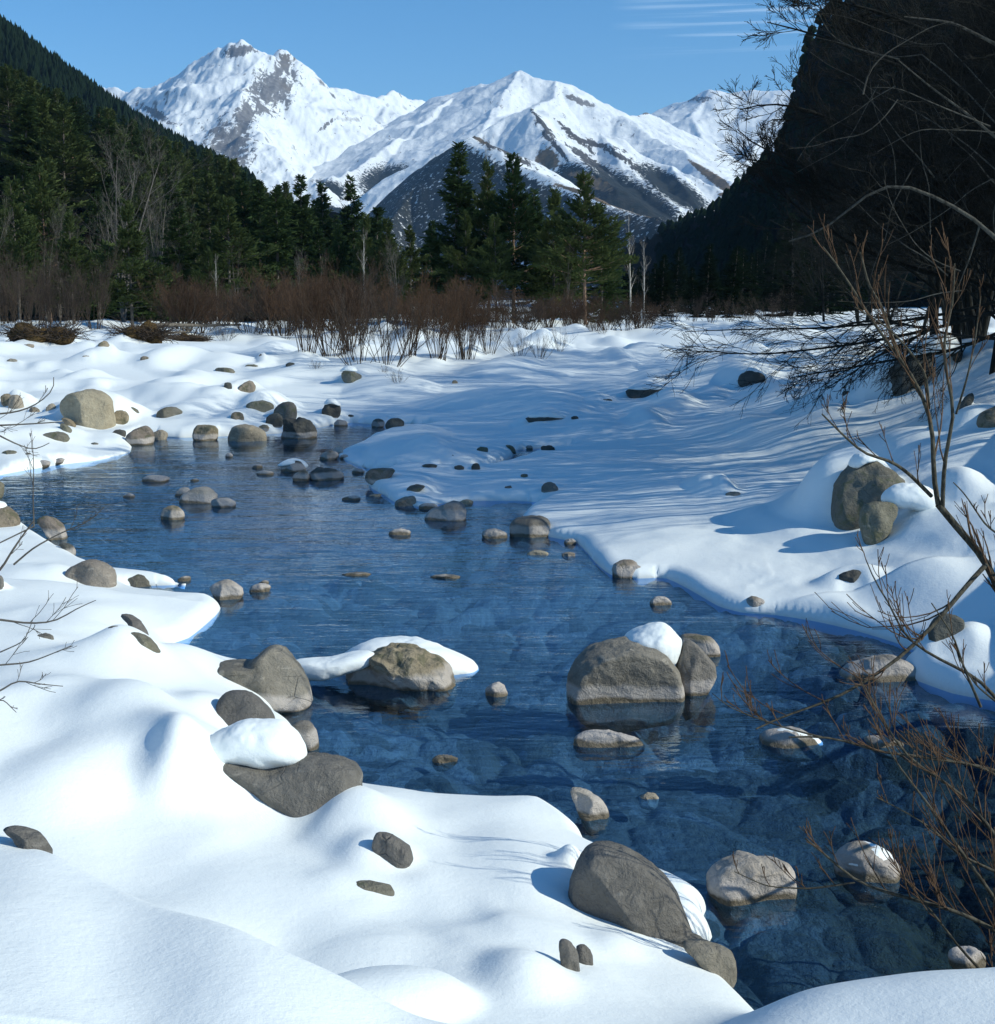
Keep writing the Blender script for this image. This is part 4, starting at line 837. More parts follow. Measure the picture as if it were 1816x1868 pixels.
def build_slopes():
    Y, X = np.meshgrid(np.concatenate([np.linspace(128, 400, 90), np.linspace(405, 1200, 60)]), np.concatenate([np.linspace(-520, -170, 40), np.linspace(-166, 40, 110)]), indexing='ij')
    Z = left_slope(X, Y); Z = np.where(Z < 1.5, Z - .4, Z)
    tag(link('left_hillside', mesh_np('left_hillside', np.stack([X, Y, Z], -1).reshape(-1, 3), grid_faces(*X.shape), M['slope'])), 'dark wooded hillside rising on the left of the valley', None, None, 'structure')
    # far shoulder at upper left
    Y, X = np.meshgrid(np.linspace(600, 1500, 90), np.linspace(-760, -120, 110), indexing='ij')
    def far_h(X, Y):
        P = []
        for px, py in [(-260,-110),(-120,-40),(0,48),(60,92),(130,140),(185,172),(250,215),(330,262),(430,310),(560,370)]:
            x, z = on_y(px, py, 1000.0); P.append((float(x), float(z) - 7))
        P = np.array(P); xs = X * 1000 / np.maximum(Y, 900); crest = np.interp(xs, P[:, 0], P[:, 1])
        return crest * sstep(560, 1000, Y) * (1 - .25 * sstep(1000, 1500, Y)) * (1 + .03 * perlin(X * .01, Y * .01, 4)) * np.where(Y > 1000, 1, 1)
    Z = far_h(X, Y)
    tag(link('far_left_hill', mesh_np('far_left_hill', np.stack([X, Y, Z], -1).reshape(-1, 3), grid_faces(*X.shape), M['slope'])), 'steep dark hill shoulder behind the left hillside', None, None, 'structure')
    rs = np.random.RandomState(3); n = 5200
    yy = rs.uniform(760, 1080, n); xx = -yy * rs.uniform(.18, .44, n); zz = far_h(xx, yy)
    V = []; F = []
    k = 7
    for i in range(n):
        h = rs.uniform(7, 13); r = h * rs.uniform(.2, .3); a = np.arange(k) * 2 * np.pi / k + rs.rand() * 3
        rr = r * rs.uniform(.6, 1.2, k); b = len(V) * 1
        V.append(np.stack([xx[i] + rr * np.cos(a), yy[i] + rr * np.sin(a), zz[i] + h * rs.uniform(.0, .2, k)], 1))
        V.append(np.stack([xx[i] + .55 * rr[::-1] * np.cos(a + .4), yy[i] + .55 * rr[::-1] * np.sin(a + .4), zz[i] + h * rs.uniform(.45, .65, k)], 1))
        V.append(np.array([[xx[i] + rs.uniform(-.5, .5), yy[i], zz[i] + h]]))
    V = np.concatenate(V); m = 2 * k + 1; o = (np.arange(n) * m)[:, None, None]; i = np.arange(k); j = (i + 1) % k
    q = np.stack([i, j, j + k, i + k], 1)[None] + o; t = np.stack([i + k, j + k, i * 0 + 2 * k], 1)[None] + o
    me = mesh_np('far_forest', V, [q.reshape(-1, 4), t.reshape(-1, 3)], M['needle_dark'], False)
    tag(link('far_forest', me), 'far dense conifer wood covering the hill shoulder at upper left', 'forest', None, 'stuff')
    # steep shaded slope on the right
    def right_h(X, Y):
        P = []
        for px, py, D in [(1120,455,1400),(1190,428,1150),(1240,406,1000),(1290,388,880),(1330,362,770),(1362,325,700),(1392,295,640),(1425,262,600),(1440,240,580),(1447,195,565),(1453,160,552),(1462,115,540),(1478,65,525),(1500,32,512),(1530,0,500),(1600,-90,480),(1800,-190,430),(2100,-250,370),(2500,-330,310)]:
            x, z = on_y(px, py, float(D)); P.append((float(x), float(D), float(z)))
        Hh = np.full(X.shape, -50.0)
        for a, b in zip(P[:-1], P[1:]):
            ex, ey = b[0] - a[0], b[1] - a[1]; t = np.clip(((X - a[0]) * ex + (Y - a[1]) * ey) / (ex * ex + ey * ey), 0, 1)
            d = np.hypot(X - a[0] - t * ex, Y - a[1] - t * ey); side = ex * (Y - a[1]) - ey * (X - a[0])
            Hh = np.maximum(Hh, a[2] + t * (b[2] - a[2]) - 1.25 * d - .45 * (a[2] + t * (b[2] - a[2])) * (1 - np.exp(-d / 9)))
        return Hh
    Y, X = np.meshgrid(np.linspace(140, 1500, 420), np.linspace(20, 420, 260), indexing='ij')
    Z = right_h(X, Y) + 2.2 * fbm(X * .04, Y * .04, 4, 51); Z = np.maximum(Z, 1.0 + .0 * X)
    V = np.stack([X, Y, Z], -1).reshape(-1, 3); F = grid_faces(*X.shape)
    F = F[(V[F][:, :, 2].max(1) > 1.2)]; used = np.unique(F); mp = np.full(len(V), -1); mp[used] = np.arange(len(used))
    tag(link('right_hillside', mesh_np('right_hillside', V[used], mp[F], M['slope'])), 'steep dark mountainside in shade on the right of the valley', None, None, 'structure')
    rs = np.random.RandomState(9); n = 16000; yy = rs.uniform(330, 1150, n); xx = yy * rs.uniform(.12, .42, n); zz = right_h(xx, yy); q = zz > 3; xx, yy, zz = xx[q], yy[q], zz[q]; n = len(xx); k = 6
    h = rs.uniform(3.0, 6.0, n) * (.6 + yy / 1100); r = h * rs.uniform(.28, .45, n); a = np.arange(k)[None] * 2 * np.pi / k + rs.rand(n, 1) * 3; rr = r[:, None] * rs.uniform(.6, 1.2, (n, k))
    A = np.stack([xx[:, None] + rr * np.cos(a), yy[:, None] + rr * np.sin(a), zz[:, None] + h[:, None] * rs.uniform(.1, .3, (n, k))], -1); B = np.stack([xx[:, None] + .7 * rr * np.cos(a + .4), yy[:, None] + .7 * rr * np.sin(a + .4), zz[:, None] + h[:, None] * rs.uniform(.6, .8, (n, k))], -1)
    C = np.stack([xx + rs.uniform(-.5, .5, n), yy, zz + h], -1)[:, None]; V = np.concatenate([A, B, C], 1).reshape(-1, 3); o = (np.arange(n) * (2 * k + 1))[:, None, None]; i = np.arange(k); j = (i + 1) % k
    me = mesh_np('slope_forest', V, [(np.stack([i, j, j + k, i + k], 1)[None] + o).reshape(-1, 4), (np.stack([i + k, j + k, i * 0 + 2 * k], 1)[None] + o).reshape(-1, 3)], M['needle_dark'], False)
    tag(link('slope_forest', me), 'black green scrub wood covering the shaded mountainside at right', 'forest', None, 'stuff')
M['needle'] = mat_leaf('conifer_needles', (.022, .044, .020), (.062, .094, .034))
M['needle_light'] = mat_leaf('pine_needles', (.040, .064, .026), (.105, .130, .046))
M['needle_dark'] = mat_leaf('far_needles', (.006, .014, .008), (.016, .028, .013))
M['trunk_grey'] = mat_bark('grey_bark', (.07, .06, .05), (.17, .15, .125))
M['trunk_pine'] = mat_bark('orange_pine_bark', (.13, .085, .06), (.36, .23, .15))
M['bare_grey'] = mat_bark('pale_bare_bark', (.07, .062, .052), (.19, .17, .145))
M['birch'] = mat_bark('white_birch_bark', (.30, .28, .25), (.60, .57, .52))
M['willow'] = mat_bark('red_brown_willow', (.036, .022, .014), (.102, .057, .032), 2)
M['willow_stem'] = mat_bark('dark_willow_stem', (.030, .022, .016), (.085, .062, .045), 2)
M['scrub'] = mat_bark('brown_grey_scrub', (.028, .02, .015), (.075, .055, .042), 2)
M['limb_grey'] = mat_bark('weathered_limb', (.025, .024, .020), (.10, .096, .080), 2)
M['dark_twig'] = mat_bark('dark_twig', (.006, .007, .006), (.017, .018, .015), 3)
M['shrub_twig'] = mat_bark('yellow_red_twig', (.05, .030, .018), (.13, .078, .045), 5)
M['shrub_stem'] = mat_bark('olive_grey_stem', (.028, .025, .018), (.105, .094, .068), 5)
build_slopes()

def unit(v): return v / np.maximum(np.linalg.norm(v, axis=-1, keepdims=True), 1e-9)
def tubes(P, R, ns):
    """P (N,K,3), R (N,K) -> V, F"""
    N, K, _ = P.shape
    T = np.empty_like(P); T[:, 1:-1] = P[:, 2:] - P[:, :-2]; T[:, 0] = P[:, 1] - P[:, 0]; T[:, -1] = P[:, -1] - P[:, -2]; T = unit(T)
    ref = np.where(np.abs(T[..., 2:3]) < .9, np.array([0, 0, 1.0]), np.array([1.0, 0, 0])); ref = np.broadcast_to(ref[:, :1], T.shape)
    A = unit(np.cross(T, ref)); B = np.cross(T, A); a = np.arange(ns) * 2 * np.pi / ns
    V = P[:, :, None] + R[:, :, None, None] * (np.cos(a)[:, None] * A[:, :, None] + np.sin(a)[:, None] * B[:, :, None])
    V = V.reshape(-1, 3); n = np.arange(N)[:, None, None] * K * ns; k = np.arange(K - 1)[None, :, None] * ns; i = np.arange(ns)[None, None]; j = (i + 1) % ns
    F = np.stack([n + k + i, n + k + j, n + k + ns + j, n + k + ns + i], -1).reshape(-1, 4)
    return V, F
def merge(L):
    Vs, Fs, o = [], [], 0
    for V, F in L:
        Vs.append(V); Fs.append(F + o); o += len(V)
    return np.concatenate(Vs), np.concatenate(Fs)
def grow(rs, P, nch, lr, ang, up, K, wob=.12, tmin=.25, rr=.55, tmax=.98, rmin=.002, R=None, taper=.25, droop=0):
    N, Kp, _ = P.shape; par = np.repeat(np.arange(N), nch); n = len(par)
    t = rs.uniform(tmin, tmax, n) * (Kp - 1); i = np.minimum(t.astype(int), Kp - 2); f = (t - i)[:, None]
    S = P[par, i] * (1 - f) + P[par, i + 1] * f; T = unit(P[par, i + 1] - P[par, i])
    r0 = (R[par, i] * (1 - f[:, 0]) + R[par, i + 1] * f[:, 0]) * rr
    Lp = np.linalg.norm(np.diff(P, axis=1), axis=2).sum(1)[par]
    q = unit(rs.normal(size=(n, 3))); q = unit(q - (q * T).sum(1, keepdims=True) * T); a = rs.normal(ang, ang * .2, n)[:, None]
    d = unit(T * np.cos(a) + q * np.sin(a) + np.array([0, 0, up])); L = Lp * lr * (1.15 - .6 * t / (Kp - 1)) * rs.uniform(.6, 1.25, n)
    out = np.empty((n, K, 3)); out[:, 0] = S
    for k in range(1, K):
        out[:, k] = out[:, k - 1] + d * (L / (K - 1))[:, None]; d = unit(d + rs.normal(size=(n, 3)) * wob + np.array([0, 0, up * .35 - droop]))
    Rn = np.maximum(r0[:, None] * np.linspace(1, taper, K)[None], rmin)
    return out, Rn
def stem(rs, p0, d, L, r, K=8, wob=.05, taper=.15):
    P = np.empty((1, K, 3)); P[0, 0] = p0; d = np.array(d, float); d /= np.linalg.norm(d)
    for k in range(1, K):
        P[0, k] = P[0, k - 1] + d * L / (K - 1); d = d + rs.normal(size=3) * wob; d[2] = max(d[2], .1); d /= np.linalg.norm(d)
    return P, (r * np.linspace(1, taper, K) ** .9)[None]

# ---- conifers: trunk + crown of needle sprays
def conifer(seed, H, style):
    rs = np.random.RandomState(seed); P, R = stem(rs, (0, 0, -.4), (rs.normal() * .02, rs.normal() * .02, 1), H + .4, H * (.0115 if style != 'spruce' else .013), 12, .012, .08)
    z0 = {'spruce': .04, 'pine': .17, 'sparse': .30}[style]; nb = int(H * {'spruce': 12.5, 'pine': 10.0, 'sparse': 7.5}[style])
    t = np.sort(rs.rand(nb) ** (.92)) * (1 - z0) + z0; t = np.minimum(t + rs.normal(size=nb) * .004, .995)
    if style != 'spruce': t = z0 + (1 - z0) * (np.round((t - z0) / (1 - z0) * 17) / 17 * .72 + (t - z0) / (1 - z0) * .28)
    ti = t * 11; i = np.minimum(ti.astype(int), 10); f = (ti - i)[:, None]; S = P[0, i] * (1 - f) + P[0, i + 1] * f
    u = (t - z0) / (1 - z0)
    if style == 'spruce': L = H * .205 * (1 - u) ** .85 * (.55 + .45 * np.minimum(1, u * 8 + .4)) + .10
    else: L = H * .205 * (np.clip(1 - u, 0, 1) ** .55) * (.45 + .75 * np.sin(np.clip(u * 1.25 + .15, 0, 1) * np.pi) ** .7) + .3
    L = L * rs.uniform(.55, 1.25, nb); az = rs.rand(nb) * 2 * np.pi
    lob = 1 + .22 * np.sin(az * 2 + seed + 4 * u) + .15 * np.sin(az * 3 + 9 * u); L = L * lob
    K = 6; el = (.10 + .75 * u) if style != 'spruce' else (-.22 + .75 * u ** 1.5)
    d = np.stack([np.cos(az) * np.cos(el), np.sin(az) * np.cos(el), np.sin(el)], 1); B = np.empty((nb, K, 3)); B[:, 0] = S
    for k in range(1, K):
        B[:, k] = B[:, k - 1] + d * (L / (K - 1))[:, None]; d = unit(d + np.array([0, 0, .07 if style == 'spruce' else .05]) + rs.normal(size=(nb, 3)) * .06)
    RB = (.008 + .006 * L)[:, None] * np.linspace(1, .3, K)[None] * 1.2
    # dead stubs on the bare bole
    ns_ = int(6 + H * .6); sp, sr = stem(rs, (0, 0, 0), (1, 0, 0), 1, .01, 4, 0); st = rs.uniform(.12, max(z0, .2), ns_); az2 = rs.rand(ns_) * 6.3
    SB = np.empty((ns_, 3, 3)); SB[:, 0] = np.stack([P[0, 0, 0] + 0 * st, P[0, 0, 1] + 0 * st, st * H], 1); dd = np.stack([np.cos(az2), np.sin(az2), rs.uniform(-.35, .2, ns_)], 1); ll = rs.uniform(.5, 1.9, ns_)[:, None]
    SB[:, 1] = SB[:, 0] + dd * ll * .5; SB[:, 2] = SB[:, 1] + dd * ll * .5 + np.array([0, 0, -.08])
    trunk = merge([tubes(P, R, 7), tubes(B, RB, 3), tubes(SB, np.full((ns_, 3), .018) * np.array([1.3, 1, .5]), 3)])
    # sprays
    per = {'spruce': 22, 'pine': 22, 'sparse': 20}[style]; cnt = np.maximum(5, (L * per).astype(int)); par = np.repeat(np.arange(nb), cnt); n = len(par)
    tt = rs.uniform(.18 if style == 'spruce' else .38, 1.02, n) * (K - 1); i = np.minimum(tt.astype(int), K - 2); f = (tt - i)[:, None]
    C = B[par, i] * (1 - f) + B[par, i + 1] * f; T = unit(B[par, i + 1] - B[par, i])
    side = unit(np.cross(T, np.array([0, 0, 1.0]))) * rs.normal(size=(n, 1)); wdt = (L[par] * .22 * (1.15 - tt / (K - 1) * .75))[:, None]
    C = C + side * wdt * .8 + rs.normal(size=(n, 3)) * np.array([.07, .07, .06 if style == 'spruce' else .13])
    D = unit(T * .8 + side * .7 + rs.normal(size=(n, 3)) * .35 + np.array([0, 0, -.15 if style == 'spruce' else .25])); Wv = unit(np.cross(D, rs.normal(size=(n, 3)) * .6 + np.array([0, 0, 1.0])))
    ln = rs.uniform(.28, .58, n)[:, None] * (H / 15) ** .4; wd = ln * rs.uniform(.28, .46, n)[:, None]
    a = C - Wv * wd * .5; b = C + Wv * wd * .5; c = C + D * ln + Wv * wd * .22; e = C + D * ln - Wv * wd * .22
    # a second spray crossing the first
    W2 = np.cross(D, Wv); a2 = C - W2 * wd * .45; b2 = C + W2 * wd * .45; c2 = C + D * ln * .85
    V = np.concatenate([np.stack([a, b, c, e], 1).reshape(-1, 3), np.stack([a2, b2, c2], 1).reshape(-1, 3)])
    F4 = np.arange(n * 4).reshape(-1, 4); F3 = n * 4 + np.arange(n * 3).reshape(-1, 3)
    return trunk, (V, [F4, F3])
CON = []
for sd_, H_, st_, nm, tk in [(1, 15, 'spruce', 'needle', 'trunk_grey'), (2, 15, 'spruce', 'needle', 'trunk_grey'), (3, 14, 'pine', 'needle_light', 'trunk_grey'), (4, 15, 'pine', 'needle', 'trunk_pine'), (5, 15, 'sparse', 'needle_light', 'trunk_pine'), (6, 15, 'spruce', 'needle', 'trunk_grey'), (7, 14, 'sparse', 'needle_light', 'trunk_grey'), (8, 14, 'spruce', 'needle_dark', 'trunk_grey')]:
    (tv, tf), (cv, cf) = conifer(sd_ * 17, H_, st_)
    CON.append((H_, mesh_np('conifer_trunk', tv, tf, M[tk]), mesh_np('conifer_crown', cv, cf, M[nm], False)))
def plant(name, meshes, loc, rz, sc, label, cat, group, lean=(0, 0)):
    r = empty(name, loc, rz); r.rotation_euler = (lean[0], lean[1], rz); r.scale = sc
    for pn, me in meshes: link(pn, me, r)
    return tag(r, label, cat, group)
def conifer_at(k, x, y, z, h, rz, label, group, wide=1.0):
    H_, a, b = CON[k]; s = h / H_
    return plant('conifer_tree', [('trunk', a), ('crown', b)], (x, y, z), rz, (s * wide, s * wide, s), label, 'tree', group)
# front row along the edge of the flats: (px, top py, distance, mesh, width, label)
FR = [(-40,300,112,2,1.0,None),(22,335,108,6,1.1,'thin green pine with a pale trunk at the left end of the front row'),(78,310,120,4,1.1,'pine with a forked orange trunk high on the left end'),(125,395,104,2,1.2,'low bushy green pine near the left end beside the brown scrub'),(170,350,128,0,1.1,'dark spruce just left of the big bare grey tree'),
 (232,372,98,2,1.25,'tall green pine on a straight grey trunk right of the snow hump'),(268,400,122,1,1.2,'dark spruce under the big bare grey tree'),(318,378,112,0,1.25,'narrow dark spruce right of the big bare grey tree'),(352,410,135,6,1.1,'pale green pine behind the fallen branches'),(380,455,103,2,1.0,'short green pine with dead lower limbs near the fallen branches'),
 (416,368,112,6,1.45,'broad layered pine with wide level boughs, left of centre'),(470,330,150,1,1.1,'dark spruce above the broad layered pine'),(502,345,128,0,1.2,'dark pointed spruce right of the broad layered pine'),(545,322,152,5,1.1,'dark spruce on the skyline left of the snowy gap'),(592,335,160,1,1.0,'spruce on the skyline where the wood starts to fall away'),
 (612,415,122,3,1.2,'yellowish green pine over the tall red brown willows'),(650,322,158,5,1.0,'pointed spruce on the skyline against the snowy mountain'),(668,398,118,2,1.1,'green pine with a pale trunk beside the pointed skyline spruce'),(705,405,125,6,1.2,'rounded pale green pine left of the centre dip'),(748,418,130,2,1.2,'low rounded pine at the dip in the tree line'),
 (785,408,134,3,1.1,'dark pine under the shaded blue foothill'),(822,262,118,5,1.15,'tallest dark spruce with ragged tiers in the centre group'),(850,392,112,2,1.1,'green pine at the foot of the tallest dark spruce'),(893,300,116,4,.9,'slim pine with a pale bare upper trunk in the centre group'),(938,292,114,3,1.25,'tall full pine with a crooked pale trunk in the centre group'),
 (905,400,108,6,1.1,'pale green pine in front of the centre group'),(985,345,122,5,1.1,'dark spruce between the centre pines'),(1012,352,110,2,1.1,'green pine right of the centre group'),(1072,322,106,4,1.25,'tall pine with a bright orange trunk near the right end of the row'),(1045,392,116,0,1.2,'dark spruce left of the orange trunked pine'),(1100,372,120,5,1.1,'dark spruce right of the orange trunked pine'),(1120,412,136,1,1.0,'small dark spruce at the right end of the row beside the birch')]
rs0 = np.random.RandomState(12)
for px, tp, D, k, wd, lb in FR:
    x = float((px - W0 / 2) / FPX * D / cP * 1.0); x, zt = on_y(px, tp, float(D)); z = 1.42; h = float(zt) - z
    conifer_at(k, float(x), D, z, h, rs0.rand() * 6.3, lb or 'green pine cut by the left edge of the photo', 'pines and spruces along the edge of the flats', wd)
# the wood rising over the left hillside
def wood():
    rs = np.random.RandomState(5); pts = []; tries = 0
    while len(pts) < 195 and tries < 20000:
        tries += 1
        y = rs.uniform(140, 430); px = rs.uniform(-60, 720); x = (px - W0 / 2) / FPX * y * 1.0
        z = float(left_slope(np.array([x]), np.array([y]))[0])
        if y > 170 and z < 2.2 and rs.rand() < .7: continue
        h = rs.uniform(9.5, 15.5) * (1 if px < 400 else .92)
        mind = 3.6 + .012 * y
        if any((x - a) ** 2 + (y - b) ** 2 < mind ** 2 for a, b, _, _ in pts): continue
        # skyline of the near wood in the photograph
        el = (z + h - CAM_Z) / y; sky_py = np.interp(px, [-60,0,60,110,180,240,310,350,480,590,640,700,740], [70,112,118,150,180,203,243,262,302,332,352,378,410])
        py = W0 and H0 / 2 - FPX * math.tan(math.atan(el) + PITCH)
        if py < sky_py - 3:
            h2 = h - (sky_py - py) / FPX * y * 1.04
            if h2 < 7: continue
            h = h2
        pts.append((x, y, z, h))
    for x, y, z, h in pts:
        px = x / y * FPX + W0 / 2
        zone = 'dark conifer in the dense wood at the far left of the hillside' if px < 220 else ('dark conifer in the dense wood halfway along the left hillside' if px < 470 else 'dark conifer in the dense wood where the left hillside runs down')
        conifer_at(int(rs.choice([0, 1, 5, 2, 3, 6, 3, 2])), x, y, z - .3, h, rs.rand() * 6.3, zone, zone.replace('dark conifer', 'conifers'), rs.uniform(1.15, 1.6))
wood()
# dark wood at the foot of the right slope
rs1 = np.random.RandomState(8)
for i in range(34):
    y = rs1.uniform(150, 330); px = 1128 + (i + rs1.rand()) / 34 * 430; x = (px - W0 / 2) / FPX * y
    top = np.interp(px, [1128,1190,1260,1340,1420,1560], [455,470,450,430,400,380]) + rs1.uniform(-10, 50); h = (math.tan(math.atan((H0 / 2 - top) / FPX) - PITCH)) * y + CAM_Z - 1.3
    conifer_at(7, x, y, 1.2, max(h, 4), rs1.rand() * 6.3, 'black green spruce in the shaded wood at the foot of the right slope', 'spruces at the foot of the right slope', 1.25)
# ------------------------------------------------------------------ bare trees, willows, brush
def limb(pts, K=14, d0=None):
    """smooth world polyline through photo points (px, py, distance)"""
    A = np.array([[float(on_y(p[0], p[1], p[2])[0]), p[2], float(on_y(p[0], p[1], p[2])[1])] for p in pts])
    s = np.concatenate([[0], np.cumsum(np.linalg.norm(np.diff(A, axis=0), axis=1))]); t = np.linspace(0, s[-1], K)
    B = np.stack([np.interp(t, s, A[:, i]) for i in range(3)], 1); C = B.copy(); C[1:-1] = (B[:-2] + 2 * B[1:-1] + B[2:]) / 4
    return C[None]
def bare_tree(seed, H, spread=.8, stems=1, fine=1, up=.25, droop=0, clear=.25, r=.013, lr=.46, ang=.85, lean_=1.0, wb=.045):
    rs = np.random.RandomState(seed); L = []; W = []; tk = 1.35 if lean_ > 1.2 else 1.0
    for s in range(stems):
        a = rs.rand() * 6.3; tl = .0 if stems == 1 else rs.uniform(.05, .22) * lean_
        P, R = stem(rs, (0, 0, -.3), (math.cos(a) * tl, math.sin(a) * tl, 1), H * rs.uniform(.85, 1.0) + .3, H * r / (1 + .25 * (stems - 1)), 10, wb, .12)
        L.append(tubes(P, R, 7))
        P1, R1 = grow(rs, P, int(17 / (1 + .35 * (stems - 1))), lr * spread, ang, up, 9, .09, clear, .5, .97, .006, R, .22, droop); L.append(tubes(P1, R1, 5))
        P2, R2 = grow(rs, P1, 8, .50, .65, up * .6, 6, .12, .18, .6, .98, .0045 * tk, R1, .3, droop); W.append(tubes(P2, R2, 3))
        P3, R3 = grow(rs, P2, 5 + fine, .55, .6, up * .5, 4, .14, .15, .7, .98, .0035 * tk, R2, .5, droop); W.append(tubes(P3, R3, 3))
        if fine > 1: P4, R4 = grow(rs, P3, 3, .6, .6, up * .4, 3, .15, .2, .8, .98, .003 * tk, R3, .6, droop); W.append(tubes(P4, R4, 3))
    return merge(L), merge(W)
def willow(seed, H, n=26, spread=.55, fine=2):
    rs = np.random.RandomState(seed); a = rs.rand(n) * 6.3; t = rs.uniform(0, 1, n) ** .7 * spread; r0 = rs.uniform(0, .14, n) * H
    P = np.empty((n, 7, 3)); P[:, 0] = np.stack([np.cos(a) * r0, np.sin(a) * r0, np.full(n, -.15)], 1); d = unit(np.stack([np.cos(a) * t, np.sin(a) * t, np.ones(n)], 1)); L = H * rs.uniform(.6, 1.0, n)
    for k in range(1, 7): P[:, k] = P[:, k - 1] + d * (L / 6)[:, None]; d = unit(d + rs.normal(size=(n, 3)) * .07 + np.array([0, 0, .03]))
    R = (H * .0052 * rs.uniform(.6, 1.2, n))[:, None] * np.linspace(1, .3, 7)[None]; S = tubes(P, R, 4)
    P1, R1 = grow(rs, P, 7, .42, .42, .25, 5, .08, .22, .6, .98, .0035, R, .4); P2, R2 = grow(rs, P1, 5, .55, .45, .2, 4, .09, .1, .75, .98, .003, R1, .5)
    W = [tubes(P1, R1, 3), tubes(P2, R2, 3)]
    if fine > 1: P3, R3 = grow(rs, P2, 3, .6, .45, .2, 3, .1, .1, .8, .98, .003, R2, .6); W.append(tubes(P3, R3, 3))
    return S, merge(W)
WIL = []
for s_, n_, sp_, f_, tw in [(31, 26, .55, 2, 'willow'), (32, 22, .65, 2, 'willow'), (33, 30, .45, 2, 'willow'), (34, 16, .9, 1, 'willow_stem'), (35, 18, .6, 2, 'scrub')]:
    a_, b_ = willow(s_, 4.0, n_, sp_, f_); WIL.append((mesh_np('willow_stems', *a_, M['willow_stem']), mesh_np('willow_twigs', *b_, M[tw], False)))
def willow_at(k, px, bpy_, top, label, group, wide=1.0, D=None):
    if D is None: x, y, z = hit(px, bpy_)
    else:
        y = D; x = (px - W0 / 2) / FPX * D; z = 1.42
    h = max(.3, float(on_y(px, top, y)[1]) - z); s = h / 4.0; a, b = WIL[k]
    return plant('willow_bush', [('stems', a), ('twigs', b)], (x, y, z - .05), rs2.rand() * 6.3, (s * wide, s * wide, s), label, 'bush', group)
rs2 = np.random.RandomState(4)
G1 = 'willow bushes standing in the snow of the flats'
for i, (px, bs, tp, k, wd, lb) in enumerate([(600,650,492,1,1.0,'red brown willow bush at the left end of the main thicket'),(655,662,500,3,1.0,'dark stemmed willow bush leaning right in front of the main thicket'),(705,664,505,3,1.1,'dark stemmed willow bush in the middle front of the main thicket'),(745,648,500,0,1.0,'dense red brown willow bush behind the middle of the thicket'),
  (800,652,512,0,1.0,'dense willow bush right of the middle of the main thicket'),(850,656,522,2,1.0,'upright willow bush near the right end of the main thicket'),(890,648,530,1,.8,'willow bush at the right end of the main thicket'),(560,640,505,2,.9,'tall slim willow bush just left of the main thicket'),(640,640,478,0,1.1,'tallest red brown willow bush over the main thicket'),
  (950,650,592,3,1.3,'low bare grey willow bush right of the main thicket'),(1022,640,590,3,1.0,'low bare willow bush standing alone farther right'),(985,655,600,3,1.2,'small bare willow bush between two low ones'),(412,622,578,3,1.6,'low dark bush by the end of the fallen log'),(470,612,575,3,1.2,'small bare bush between fallen log and main thicket'),(520,618,570,3,1.2,'small bare bush left of the main thicket in the snow')]):
    willow_at(k, px, bs, tp, lb, G1, wd)
for i, (px, bs, tp) in enumerate([(728,700,668),(575,675,652),(1100,610,588),(700,680,662)]):
    willow_at(3, px, bs, tp, ['sparse twiggy sprig in the snow in front of the main thicket', 'tiny sprig of twigs on the far bank by a dark stone', 'tuft of twigs near the birch on the sunny flats', 'little sprig under the front of the main thicket'][i], 'sprigs of twigs in the snow', 1.5)
for i in range(46):
    px = 325 + i * 19 + rs2.uniform(-12, 12); willow_at(int(rs2.choice([0, 1, 2, 4, 4])), px, 0, np.interp(px, [330,420,600,700,900,1180], [515,525,495,515,535,545]) + rs2.uniform(-22, 28), 'red brown willow bush in the long hazy belt before the pines', 'willow bushes in the belt before the pines', 1.6, rs2.uniform(78, 98))
for i in range(9):
    px = -20 + i * 24 + rs2.uniform(-8, 8); willow_at(4, px, 0, rs2.uniform(440, 500), 'brown leafless scrub bush under the pines at the far left', 'scrub bushes under the pines at the far left', .8, rs2.uniform(86, 98))
for i in range(8):
    px = 1190 + i * 34; willow_at(4, px, 0, rs2.uniform(525, 555), 'dull brown bush along the foot of the shaded slope', 'bushes along the foot of the shaded slope', 1.6, rs2.uniform(105, 125))
# bare trees
BT = []
for s_, H_, kw, m1_, m2_ in [(41, 14, dict(spread=.95, stems=3, fine=1, up=.35, clear=.2), 'bare_grey', 'bare_grey'), (42, 13, dict(spread=.42, stems=1, fine=1, up=.30, clear=.3, r=.008, lr=.42, ang=.6, wb=.012), 'birch', 'trunk_grey'),
    (43, 11, dict(spread=1.15, stems=2, fine=2, up=.05, clear=.15, droop=.03, lean_=1.6), 'dark_twig', 'dark_twig'), (44, 11, dict(spread=1.2, stems=3, fine=2, up=.12, clear=.15, lean_=1.6), 'dark_twig', 'dark_twig'), (45, 12, dict(spread=1.0, stems=2, fine=2, up=.2, clear=.2, droop=.05, lean_=1.6), 'dark_twig', 'dark_twig'), (46, 12, dict(spread=.6, stems=2, fine=1, up=.35, clear=.2, r=.009, wb=.03), 'trunk_grey', 'scrub')]:
    a_, b_ = bare_tree(s_, H_, **kw); BT.append((H_, mesh_np('bare_trunk', *a_, M[m1_]), mesh_np('bare_twigs', *b_, M[m2_], False)))
def bare_at(k, x, y, z, h, rz, label, group=None, wide=1.0, lean=(0, 0)):
    H_, a, b = BT[k]; s = h / H_; return plant('bare_tree', [('trunk', a), ('branches', b)], (x, y, z), rz, (s * wide, s * wide, s), label, 'tree', group, lean)
